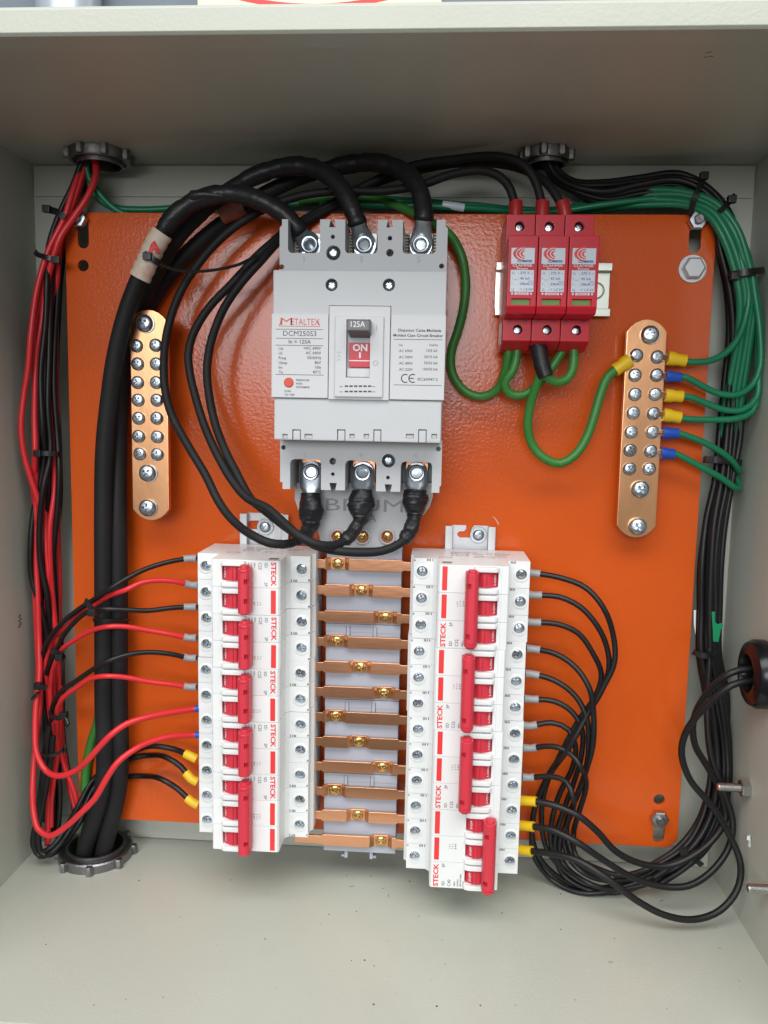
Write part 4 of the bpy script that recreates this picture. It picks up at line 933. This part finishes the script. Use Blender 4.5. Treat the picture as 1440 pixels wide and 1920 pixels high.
# --- green wires to the earth bar
GW = 'green earth wires in the right bundle'
def earth(label, lugc, tip, pts, R, L):
    o = wire(label, pts, 2.2, 'greenw', GW, n=10); lug_at(o, P3(*tip), wpts([pts[1]], 2)[0], lugc, R, L); return o
top = [(1130, 385, -6), (1040, 398, -10), (960, 398, -12), (880, 388, -12), (780, 380, -14), (660, 378, -14), (540, 382, -14), (430, 392, -12), (330, 400, -10), (260, 410, -6), (215, 392, -3), (185, 362, 0), (168, 335, 2), (162, 310, 3), (162, 285, 3)]
earth('green wire with a yellow lug on the top right screw of the earth bar', 'yellow', (1236, 669, 18), [(1284, 677, 18), (1300, 679, 18), (1336, 675, 16), (1367, 656, 14), (1388, 628, 13), (1400, 592, 12), (1403, 557, 12), (1396, 510, 12), (1375, 455, 10), (1345, 410, 6), (1300, 378, 0), (1240, 372, -4)]+top, 4.1, 12)
earth('green wire with a blue lug on the second screw of the earth bar', 'blue', (1233, 704, 18), [(1278, 706, 18), (1290, 709, 18), (1313, 722, 17), (1348, 738, 16), (1383, 741, 15), (1412, 722, 14), (1424, 690, 13), (1424, 620, 12), (1414, 550, 12), (1400, 480, 11), (1372, 425, 8), (1335, 388, 2), (1280, 362, -4), (1210, 362, -8), (1130, 378, -12), (1040, 392, -14), (960, 392, -14), (880, 384, -16), (800, 386, -16)], 3.4, 9.5)
earth('green wire with a yellow lug on the third screw of the earth bar', 'yellow', (1231, 740, 18), [(1282, 743, 18), (1296, 745, 18), (1325, 757, 17), (1360, 769, 16), (1395, 768, 15), (1420, 745, 14), (1428, 700, 12), (1428, 640, 11), (1420, 570, 10), (1408, 500, 9), (1385, 440, 8), (1350, 392, 4), (1295, 358, -2), (1225, 352, -8), (1150, 372, -14), (1060, 396, -16)], 3.9, 11.5)
earth('green wire with a yellow lug on the fourth screw of the earth bar', 'yellow', (1228, 775, 18), [(1277, 784, 18), (1292, 786, 18), (1336, 787, 17), (1380, 785, 16), (1412, 772, 14), (1427, 745, 12), (1430, 690, 9), (1426, 620, 8), (1414, 540, 6), (1398, 470, 5), (1370, 420, 4), (1330, 382, 0), (1270, 366, -6), (1190, 370, -12), (1110, 384, -18)], 4.0, 11.5)
earth('green wire with a blue lug on the fifth screw of the earth bar', 'blue', (1227, 811, 18), [(1262, 811, 18), (1275, 813, 18), (1313, 827, 17), (1348, 845, 14), (1374, 866, 8), (1386, 884, 0), (1384, 870, -8), (1375, 820, -10), (1370, 740, -10), (1380, 650, -8), (1390, 560, -6), (1380, 480, -4), (1350, 420, -4)], 3.6, 10)
earth('green wire with a blue lug on the sixth screw of the earth bar', 'blue', (1224, 847, 18), [(1260, 849, 18), (1272, 853, 18), (1313, 875, 17), (1352, 896, 13), (1380, 916, 6), (1386, 912, -4), (1368, 870, -12), (1362, 800, -12), (1362, 720, -12), (1374, 640, -10), (1384, 560, -8), (1374, 480, -6), (1345, 425, -6)], 3.6, 8.5)
for i in range(4):
    dx, dy = (-15, -5, 5, 14)[i], (10, 1, -8, -17)[i]
    pts = [(1358+dx*.6, 905, -8), (1366+dx, 850, -6), (1372+dx, 780, -2), (1385+dx*.9, 700, 2), (1396+dx*.9, 630, 6), (1400+dx, 560, 10), (1388+dx, 490, 12), (1366+dx, 432+dy*.4, 12), (1334+dx*.4, 395+dy*.8, 8), (1285, 376+dy, 2), (1215, 374+dy, -6), (1130, 384+dy*.6, -14), (1050, 400+dy*.3, -16)]
    wire(('inner green wire at the middle of the right-hand arch', 'inner green wire on the plate side of the arch', 'inner green wire at the wall side of the arch', 'lowest inner green wire of the right-hand arch')[i], pts, 2.45, 'greenw', 'inner green wires of the right-hand bundle')
wire('upper green wire crossing from the ceiling lock nut behind the black cables', [(158, 300, 0), (163, 330, -2), (178, 365, -5), (210, 388, -8), (260, 395, -12), (330, 391, -14), (420, 385, -14), (520, 378, -15), (640, 370, -16), (760, 376, -17), (860, 384, -17), (960, 393, -18)], 2.45, 'greenw')
wire('bare cream tagged green wire lying along the top behind the main breaker', [(600, 384, -6), (700, 384, -4), (790, 386, -3), (840, 388, -3), (900, 391, -6), (960, 396, -10)], 2.45, 'greenw')
x, y, d = P3(846, 386, -3); q_ = P3(870, 390, -4); tag(obj('wire_marker', MB().tube([(x-6, y+.6, d), (x, y, d), q_], 2.9, 12), 'label'), 'pale marker sleeve on the green wire above the main breaker', 'marker')
# green tape flag
x, y, d = P3(1340, 1168, 6); tg_ = MB(); tg_.prism([U(a, b, 10) for a, b in ((1330, 1147), (1341, 1147), (1341, 1166), (1346, 1171), (1352, 1168), (1357, 1172), (1352, 1180), (1347, 1204), (1330, 1202))][::-1], 9.3, 10.2, 'd', .2)
tag(obj('tape_flag', tg_, 'gtape'), 'green tape flag sticking out of the right-hand wire bundle', 'tape')
tg_ = MB(); tg_.prism([U(a, b, 2) for a, b in ((1301, 1144), (1305, 1144), (1304, 1190), (1301, 1170))][::-1], 1.6, 2, 'd'); tag(obj('paper_strip', tg_, 'whiteprint'), 'white paper sliver between plate edge and right-hand bundle', 'paper')

# --- right bundle of black wires
BWl = 'black wire running the length of the right-hand bundle'
cl = [(1030, 300, 2), (1040, 325, 0), (1075, 348, -6), (1135, 360, -10), (1200, 350, -10), (1270, 345, -8), (1322, 368, -4), (1353, 412, 0), (1368, 470, 0), (1380, 540, -2), (1385, 620, -4), (1378, 720, -6), (1368, 820, -6), (1356, 900, -4), (1341, 980, -2), (1332, 1060, 0), (1328, 1150, 0), (1328, 1225, 2), (1342, 1310, 2), (1352, 1400, 4), (1350, 1470, 8), (1330, 1545, 12), (1285, 1605, 16), (1225, 1645, 20)]
def bundle(i, n, spread=1.0, frm=0):
    """offset copy of the bundle centre line; wires stay packed next to each other"""
    a = i*2.399; rr = 1.9+1.15*math.sqrt(i+.3)*1.75; out = []
    for q, (px, py, d) in enumerate(cl[frm:]):
        q += frm; nx = cl[min(q+1, len(cl)-1)]; pv = cl[max(q-1, 0)]; tx_, ty_ = nx[0]-pv[0], nx[1]-pv[1]; l = math.hypot(tx_, ty_); nx_, ny_ = -ty_/l, tx_/l
        off = rr*math.cos(a+.12*q)*2.55*spread*(1.0 if q > 2 else .45); dd = rr*math.sin(a+.12*q)*.85*(1.0 if q > 2 else .5)
        out.append((px+nx_*off, py+ny_*off, d+dd))
    return out
FE = ('ferrule', 'ferrule', 3.2, 6.5)
tails = [
 ([(1003, 1075), (1050, 1083), (1098, 1102), (1132, 1140), (1150, 1190), (1150, 1240), (1130, 1292), (1100, 1345), (1066, 1400), (1030, 1455), (1004, 1510), (996, 1560), (1000, 1605), (1034, 1648), (1100, 1680)], 38),
 ([(1003, 1116), (1048, 1119), (1088, 1138), (1118, 1172), (1138, 1212), (1143, 1250), (1126, 1296), (1092, 1350), (1056, 1408), (1025, 1460), (1000, 1520), (1000, 1575), (1020, 1620), (1070, 1662), (1130, 1685)], 34),
 ([(1001, 1167), (1045, 1170), (1085, 1188), (1112, 1222), (1126, 1262), (1118, 1302), (1086, 1352), (1052, 1410), (1026, 1470), (1014, 1530), (1025, 1590), (1060, 1635), (1120, 1664)], 30),
 ([(1001, 1217), (1042, 1226), (1080, 1252), (1105, 1290), (1114, 1335), (1112, 1390), (1100, 1440), (1085, 1490), (1062, 1540), (1058, 1590), (1085, 1630), (1140, 1652)], 42),
 ([(999, 1264), (1040, 1276), (1078, 1304), (1100, 1345), (1104, 1400), (1094, 1455), (1076, 1510), (1062, 1560), (1075, 1605), (1115, 1640), (1160, 1655)], 38),
 ([(997, 1311), (1040, 1315), (1074, 1336), (1092, 1370), (1090, 1420), (1074, 1470), (1058, 1520), (1040, 1580), (1055, 1640), (1110, 1668), (1170, 1665)], 34),
 ([(995, 1361), (1035, 1355), (1066, 1368), (1080, 1398), (1072, 1440), (1050, 1490), (1036, 1540), (1036, 1590), (1070, 1640), (1130, 1672), (1180, 1668)], 32),
 ([(994, 1403), (1035, 1399), (1068, 1412), (1090, 1438), (1097, 1475), (1086, 1520), (1074, 1565), (1080, 1605), (1120, 1630), (1170, 1640)], 44),
 ([(993, 1458), (1035, 1456), (1062, 1466), (1074, 1495), (1068, 1535), (1050, 1575), (1058, 1620), (1100, 1655), (1160, 1668)], 44)]
desc = ['topmost', 'second', 'third', 'fourth', 'fifth', 'sixth', 'seventh', 'eighth', 'ninth']
for i, (tl, dm) in enumerate(tails):
    n = len(tl); pts = [(px, py, 27 if k == 0 else 27+(dm-27)*min(1, k/3)-(dm-12)*min(1, max(0, (py-1400)/90))*(1 if px < 1075 else .6)*(k > 3)) for k, (px, py) in enumerate(tl)]
    b = bundle(i, 12)[::-1]; pts = [(tl[0][0]-14, tl[0][1]-1, 27)]+pts[0:]+b[1:]
    wire('black wire in grey ferrule, %s from the top on the right breaker column' % desc[i], pts, 1.9, 'wire', 'black wires leaving the right breaker column', start=('ferrule', 'ferrule', [2.8, 2.7, 2.5, 2.75, 2.85], 8.0))
for i in range(9, 14): wire(('black wire on the inner edge of the right-hand bundle', 'black wire at the wall side of the right-hand bundle', 'black wire in front at the right-hand bundle ties', 'black wire at the back of the right-hand bundle', 'black wire in the core of the right-hand bundle')[i-9], bundle(i, 14, .9), 2.25, 'wire', 'inner black wires of the right-hand bundle')
# purple-dark twin at the edge of the plate
# --- three heavier wires with yellow ferrules, right
YF = ('ferrule', 'yellow', [3.5, 3.4, 3.1, 3.35, 3.5, 3.55], 9.5)
def yel(label, pts): return wire(label, pts, 2.25, 'wire', 'heavier black wires with yellow ferrules, right column', start=YF, n=12)
GX, GY, GD = GL
yel('black wire from the upper yellow ferrule at the right column, sweeping to the bundle', [(975, 1501, 27), (996, 1502, 30), (1040, 1510, 36), (1082, 1528, 40), (1118, 1560, 40), (1155, 1597, 38), (1200, 1620, 36), (1252, 1622, 34), (1300, 1603, 32), (1340, 1570, 28), (1362, 1530, 24), (1350, 1480, 24), (1322, 1430, 26), (1304, 1395, 30), (1302, 1350, 36), (1325, 1300, 44), (1370, 1262, 52), (GX-8, GY+3, GD-1, 0), (GX+14, GY+3, GD-1, 0)])
yel('black wire from the middle yellow ferrule at the right column, dipping lower', [(970, 1547, 27), (991, 1549, 31), (1035, 1556, 40), (1080, 1578, 46), (1130, 1612, 46), (1185, 1645, 44), (1240, 1663, 42), (1290, 1658, 40), (1335, 1632, 36), (1366, 1590, 32), (1374, 1540, 28), (1358, 1485, 24), (1332, 1420, 20), (1328, 1340, 16), (1330, 1240, 10), (1332, 1150, 6), (1338, 1050, 2)])
yel('black wire from the lowest yellow ferrule at the right column, the longest loop', [(966, 1592, 27), (988, 1595, 31), (1030, 1600, 42), (1080, 1612, 52), (1135, 1645, 58), (1190, 1685, 60), (1245, 1716, 60), (1300, 1725, 58), (1350, 1708, 54), (1383, 1668, 50), (1388, 1620, 46), (1368, 1565, 42), (1332, 1510, 40), (1294, 1462, 40), (1277, 1415, 40), (1286, 1370, 44), (1320, 1325, 50), (1372, 1285, 56), (GX-8, GY-4, GD+2, 0), (GX+14, GY-4, GD+2, 0)])

# --- left: wires fanning to the left breaker column
LG = 'wires leaving the left breaker column'
fan = [
 ('black', 'gray', [(355, 1047), (319, 1053), (278, 1065), (242, 1080), (208, 1103), (178, 1122), (147, 1144), (119, 1167), (97, 1192), (83, 1219), (78, 1250), (79, 1280), (80, 1310), (87, 1345), (90, 1400), (88, 1460), (86, 1520), (92, 1570)], 'topmost black wire on the left column, bending down through the upper tie'),
 ('red', 'gray', [(358, 1097), (333, 1091), (300, 1088), (267, 1093), (236, 1105), (205, 1119), (172, 1136), (150, 1151), (122, 1175), (103, 1194), (91, 1219), (86, 1250), (88, 1290), (92, 1330), (97, 1380), (100, 1430), (92, 1480), (88, 1530), (88, 1585)], 'topmost red wire on the left column, bending down through the upper tie'),
 ('black', 'gray', [(355, 1138), (319, 1140), (278, 1145), (236, 1144), (194, 1143), (167, 1147), (139, 1167), (119, 1192), (106, 1214), (92, 1244), (83, 1278), (83, 1310), (93, 1350), (96, 1400), (98, 1450), (100, 1510), (98, 1570)], 'second black wire on the left column, level under the upper tie'),
 ('red', 'gray', [(355, 1196), (319, 1189), (278, 1182), (236, 1176), (200, 1176), (167, 1185), (139, 1199), (117, 1217), (103, 1242), (97, 1270), (95, 1310), (102, 1360), (107, 1410), (103, 1450), (97, 1500), (96, 1550)], 'second red wire on the left column, arching over the thick cables'),
 ('black', 'gray', [(355, 1234), (319, 1226), (278, 1223), (239, 1226), (200, 1240), (172, 1256), (139, 1278), (117, 1294), (103, 1314), (97, 1340), (98, 1380), (104, 1420), (112, 1470), (112, 1520), (108, 1570)], 'third black wire on the left column, with grey ferrule'),
 ('red', 'gray', [(355, 1288), (319, 1283), (278, 1278), (236, 1268), (200, 1267), (172, 1274), (144, 1288), (122, 1306), (109, 1330), (106, 1365), (110, 1400), (122, 1440), (138, 1480), (146, 1515), (138, 1560)], 'third red wire on the left column, lowest with a grey ferrule'),
]
for i, (c, f, tl, lb_) in enumerate(fan):
    pts = []
    for k, (px, py) in enumerate(tl):
        d = 24+min(k, 4)*5.5 if k < 5 else max(14-2*(i % 3), 46-(k-4)*6)
        pts.append((px, py, d))
    pts = [(tl[0][0]+14, tl[0][1], 24)]+pts
    wire(lb_, pts, 1.75, 'wire' if c == 'black' else 'redw', LG, start=('ferrule', 'ferrule', [2.7, 2.6, 2.4, 2.65, 2.75], 8.0))
wire('red wire with upper blue ferrule, swinging in a loop past the thick cables', [(380, 1328, 24), (366, 1329, 24), (319, 1336, 34), (278, 1344, 44), (239, 1358, 52), (211, 1375, 56), (189, 1397, 56), (165, 1425, 54), (140, 1446, 50), (112, 1456, 46), (86, 1445, 42), (71, 1412, 38), (66, 1370, 34), (68, 1325, 28), (74, 1270, 20), (73, 1210, 14), (71, 1130, 10), (67, 1040, 8), (66, 960, 8), (66, 880, 8), (65, 800, 8), (65, 700, 8), (67, 620, 8), (80, 540, 8), (96, 480, 8), (118, 425, 8), (140, 370, 6), (156, 320, 4), (160, 290, 3)], 2.1, 'redw', LG, start=('ferrule', 'blue', 2.4, 3.2))
wire('red wire with lower blue ferrule, hanging in the lowest red loop', [(380, 1377, 24), (366, 1378, 24), (319, 1381, 34), (278, 1392, 44), (250, 1406, 52), (222, 1430, 58), (200, 1460, 60), (178, 1494, 60), (152, 1526, 58), (122, 1554, 54), (92, 1566, 50), (73, 1552, 46), (64, 1520, 42), (62, 1480, 38), (64, 1430, 32), (70, 1370, 26), (74, 1310, 18), (72, 1230, 12), (66, 1120, 8), (62, 1000, 6), (75, 960, 10), (60, 900, 14), (46, 855, 16), (41, 800, 16), (44, 745, 16), (52, 690, 16), (60, 620, 16), (70, 540, 14), (92, 470, 12), (118, 410, 10), (136, 360, 8), (150, 315, 5), (152, 290, 4)], 2.1, 'redw', LG, start=('ferrule', 'blue', 2.4, 3.2))
for i, tl in enumerate(([(356, 1417), (328, 1405), (292, 1399), (262, 1403), (240, 1412), (205, 1432), (172, 1465), (150, 1505), (126, 1550), (100, 1585), (76, 1596), (68, 1570), (74, 1520), (84, 1440), (92, 1360)],
    [(358, 1460), (339, 1437), (314, 1421), (283, 1414), (250, 1420), (215, 1440), (178, 1475), (154, 1515), (132, 1556), (104, 1594), (78, 1606), (64, 1585), (70, 1530), (80, 1450), (88, 1370)],
    [(359, 1503), (333, 1479), (303, 1461), (270, 1453), (242, 1455), (205, 1470), (172, 1500), (148, 1540), (122, 1580), (96, 1604), (80, 1600), (74, 1560), (82, 1500), (94, 1430), (100, 1380)])):
    pts = [(tl[0][0]+12, tl[0][1]+6, 24)]+[(px, py, 24 if k == 0 else (20 if k < 3 else (2.8 if 3 <= k <= 6 else (14 if k < 9 else 26)))) for k, (px, py) in enumerate(tl)]
    wire('black wire with %s yellow ferrule at the foot of the left column' % ('the upper', 'the middle', 'the lowest')[i], pts, 2.0, 'wire', 'black wires with yellow ferrules, left column', start=('ferrule', 'yellow', 3.2, 6.5), n=12)

# --- left bundle from the ceiling nut
def lb_wire(col, pts, lab, grp, r=2.1): wire(lab, pts, r, 'redw' if col == 'r' else 'wire', grp)
RB = 'red wires running down the left bundle'; BB = 'black wires running down the left bundle'
rl = 'red wire running down inside the left-hand bundle'; bl_ = 'black wire running down inside the left-hand bundle'
lb_wire('r', [(176, 290, 5), (180, 325, 6), (166, 365, 8), (140, 405, 10), (116, 445, 12), (100, 482, 12), (88, 530, 10), (78, 600, 8), (70, 660, 8), (66, 720, 8), (65, 790, 10), (66, 850, 12), (65, 910, 6), (68, 970, 4), (70, 1040, 4), (72, 1110, 2), (74, 1200, 2), (70, 1300, 2), (66, 1400, 2)], 'red wire curving from the right of the ceiling nut across the studs', None, 2.3)
lb_wire('r', [(168, 290, 0), (150, 350, 2), (128, 410, 4), (110, 465, 6), (106, 520, 2), (101, 600, 0), (97, 700, 0), (100, 800, 0), (103, 850, 2), (100, 920, 4), (94, 990, 6), (94, 1060, 6), (100, 1130, 2), (106, 1200, 2), (113, 1300, 2), (112, 1400, 4)], 'thin looking red wire between the blacks, right side of the left-hand bundle', RB)
lb_wire('r', [(164, 290, 2), (145, 345, 4), (112, 430, 6), (94, 490, 8), (84, 560, 6), (82, 640, -4), (84, 740, -8), (90, 840, -4), (88, 930, 0), (87, 1010, 4), (90, 1080, 6), (88, 1150, 2), (100, 1240, 2), (100, 1340, 2), (106, 1430, 6), (92, 1500, 14), (90, 1580, 16)], 'red wire buried in the middle of the left-hand bundle', RB)
lb_wire('r', [(170, 290, -4), (150, 360, -6), (126, 430, -8), (108, 500, -8), (106, 600, -10), (104, 700, -10), (108, 800, -8), (108, 900, -8), (110, 1000, -8), (112, 1100, -8), (110, 1200, -8), (114, 1300, -6), (118, 1400, -4), (132, 1480, 0), (148, 1540, 4)], 'red wire at the back of the left-hand bundle next to the plate', RB)
blk = [([(158, 290, 6), (138, 345, 6), (110, 405, 6), (92, 460, 6), (88, 520, 12), (84, 600, 12), (77, 700, 12), (79, 800, 12), (82, 850, 8), (76, 910, 6), (64, 960, 8), (57, 1020, 10), (60, 1080, 10), (74, 1130, 10), (88, 1180, 6), (92, 1300, 2), (92, 1420, 4), (90, 1540, 8)]),
 ([(165, 290, -4), (140, 350, -6), (106, 420, -6), (98, 480, 4), (97, 560, 8), (94, 660, 8), (91, 760, 9), (94, 850, 8), (84, 910, 14), (74, 970, 12), (78, 1050, 10), (88, 1120, 8), (94, 1200, 0), (92, 1320, -2), (96, 1450, 0), (90, 1560, 6)]),
 ([(172, 290, 2), (160, 340, -2), (128, 400, -4), (112, 450, -2), (110, 520, -1), (106, 620, 2), (103, 720, 4), (108, 820, 4), (110, 880, 6), (107, 960, 4), (100, 1040, 2), (104, 1130, -2), (106, 1240, -4), (108, 1360, -4), (110, 1480, -2), (104, 1570, 4)]),
 ([(176, 290, -6), (160, 350, -10), (132, 420, -12), (116, 500, -12), (110, 600, -12), (106, 720, -12), (112, 830, -10), (112, 930, -12), (106, 1040, -12), (110, 1150, -12), (118, 1250, -12), (118, 1380, -10), (128, 1450, -8), (140, 1520, -6)]),
 ([(160, 290, -8), (130, 370, -14), (104, 430, -14), (84, 500, -12), (72, 600, -10), (72, 720, -8), (76, 830, -8), (74, 930, -6), (76, 1040, -6), (84, 1150, -8), (84, 1280, -8), (86, 1400, -8), (84, 1540, -4)]),
 ([(166, 290, 6), (146, 350, 0), (118, 410, -2), (98, 470, -4), (94, 560, -8), (86, 680, -2), (86, 800, 4), (92, 900, 4), (88, 1020, -2), (94, 1140, -8), (104, 1260, -14), (102, 1400, -12), (98, 1550, -8)])]
for q, b in enumerate(blk): lb_wire('b', b, ('foremost black wire of the left bundle, swinging out to its wall side below the tie', 'black wire second from the front in the left bundle', 'black wire on the plate side of the left bundle', 'rearmost black wire of the left bundle beside the plate', 'rearmost black wire of the left bundle beside the wall', 'black wire in the core of the left bundle')[q], BB)

# ================================================================ cable ties
def tie(label, pts, r=1.1, head=None, tail=None, wd=3.4):
    """flat strap along pts (px, py, d) bulging toward the viewer; head = (px, py, d)"""
    P = [Vector(P3(*p)) for p in pts]; t = thing('cable_tie', tuple(P[0]), label, 'cable tie')
    sp_ = spline(P, 2.5); mb = MB(); vs = []; fs = []
    for q, p in enumerate(sp_):
        tg = (sp_[min(q+1, len(sp_)-1)]-sp_[max(q-1, 0)]).normalized(); side = Vector((0, 0, 1)).cross(tg)
        if side.length < .2: side = Vector((0, 1, 0))
        side.normalize(); nn = tg.cross(side).normalized()
        for a, b in ((-1, -1), (1, -1), (1, 1), (-1, 1)): vs.append(p+side*(a*wd/2)+nn*(b*.55))
    for q in range(len(sp_)-1):
        for r_ in range(4): fs.append((q*4+r_, q*4+(r_+1) % 4, q*4+4+(r_+1) % 4, q*4+4+r_))
    fs += [(3, 2, 1, 0), tuple((len(sp_)-1)*4+r_ for r_ in range(4))]
    obj('strap', mb.add(vs, fs), 'nylon', t)
    if head:
        h = Vector(P3(*head)); obj('tie_head', MB().box(h.x-2.6, h.x+2.6, h.y-2.4, h.y+2.4, h.z-2.2, h.z+2.4, .5, 2), 'nylon', t)
    if tail:
        TP = [Vector(P3(*p)) for p in tail]; obj('tie_tail', MB().tube(spline(TP, 3), 1.1, 6), 'nylon', t)
    return t
tie('black tie round the red wires below the ceiling nut', [(66, 472, 6), (72, 478, 15), (90, 483, 18), (104, 487, 16), (112, 488, 4)], head=(106, 488, 17), tail=None)
tie('black tie round the left bundle at mid height', [(62, 849, 4), (66, 850, 14), (85, 850, 16), (104, 851, 13), (113, 851, 2)], head=(71, 850, 16))
tie('black tie high on the left bundle against the side wall', [(122, 408, 12), (108, 398, 12), (94, 394, 8)], head=(88, 392, 8), wd=4.5, tail=[(94, 394, 8), (82, 388, 8)])
tie('black tie gathering the topmost pair over the thick cables', [(160, 1126, 54), (165, 1132, 57), (172, 1142, 57), (176, 1150, 52)], head=(173, 1148, 58))
tie('black tie where the second red wire joins the left bundle', [(96, 1220, 30), (104, 1222, 36), (116, 1228, 38), (120, 1232, 30)], head=(112, 1232, 38), tail=[(118, 1232, 34), (118, 1260, 28), (117, 1284, 22)])
tie('black tie with a hooked tail on the lower left bundle', [(92, 1336, 22), (100, 1345, 30), (112, 1346, 33), (120, 1340, 28)], head=(120, 1341, 31), tail=[(122, 1344, 32), (128, 1356, 34), (124, 1362, 34)])
tie('black tie with a pointed tail low on the left bundle near the wall', [(70, 1284, 28), (76, 1288, 32), (88, 1290, 30)], head=(72, 1286, 30), tail=[(72, 1298, 30), (66, 1304, 30), (60, 1311, 30)])
tie('black tie crossing the left bundle inside the upper red loop', [(74, 1414, 26), (84, 1416, 34), (100, 1416, 34), (116, 1408, 30), (121, 1402, 20)], tail=[(120, 1412, 26), (122, 1396, 24)], wd=2.2)
tie('long tailed black tie round the white label sleeve', [(266, 472, 44), (271, 476, 51), (283, 484, 52.5), (298, 493, 50), (308, 500, 44)], head=(277, 481, 53), wd=4.2, tail=[(300, 495, 54), (330, 506, 48), (370, 509, 44), (410, 505, 44), (450, 495, 44), (482, 478, 42)])
tie('black tie round the thick cables low on the plate', [(176, 1164, 18), (179, 1164, 27), (194, 1165, 30), (222, 1165, 25.5), (241, 1164, 14)], wd=4.0)
tie('black tie over the arch of green wires at the top right', [(1295, 400, 6), (1302, 372, 12), (1314, 345, 10), (1320, 332, 4)], head=(1320, 330, 6))
tie('black tie at the outer corner of the green wire arch', [(1340, 405, 8), (1356, 390, 14), (1370, 376, 10), (1378, 366, 4)], head=(1372, 374, 12))
tie('black tie across green and black wires beside the hex bolt', [(1366, 514, 8), (1376, 514, 16), (1400, 510, 20), (1422, 508, 16), (1432, 506, 6)], head=(1378, 518, 16), wd=4.2)
tie('black tie behind the lowest green wires on the right bundle', [(1320, 862, 2), (1328, 862, 10), (1345, 862, 12), (1368, 865, 10), (1390, 868, 2)], head=(1330, 862, 11), wd=4.4)
tie('black tie round the right bundle above the wall gland', [(1301, 1222, 2), (1305, 1225, 12), (1325, 1230, 15), (1340, 1224, 12), (1343, 1220, 2)], head=None, wd=4.0)
tie('black tie at the lower right bend of the bundle', [(1278, 1597, 20), (1286, 1602, 30), (1300, 1610, 34), (1316, 1622, 28)], head=(1282, 1596, 30), wd=3.6)
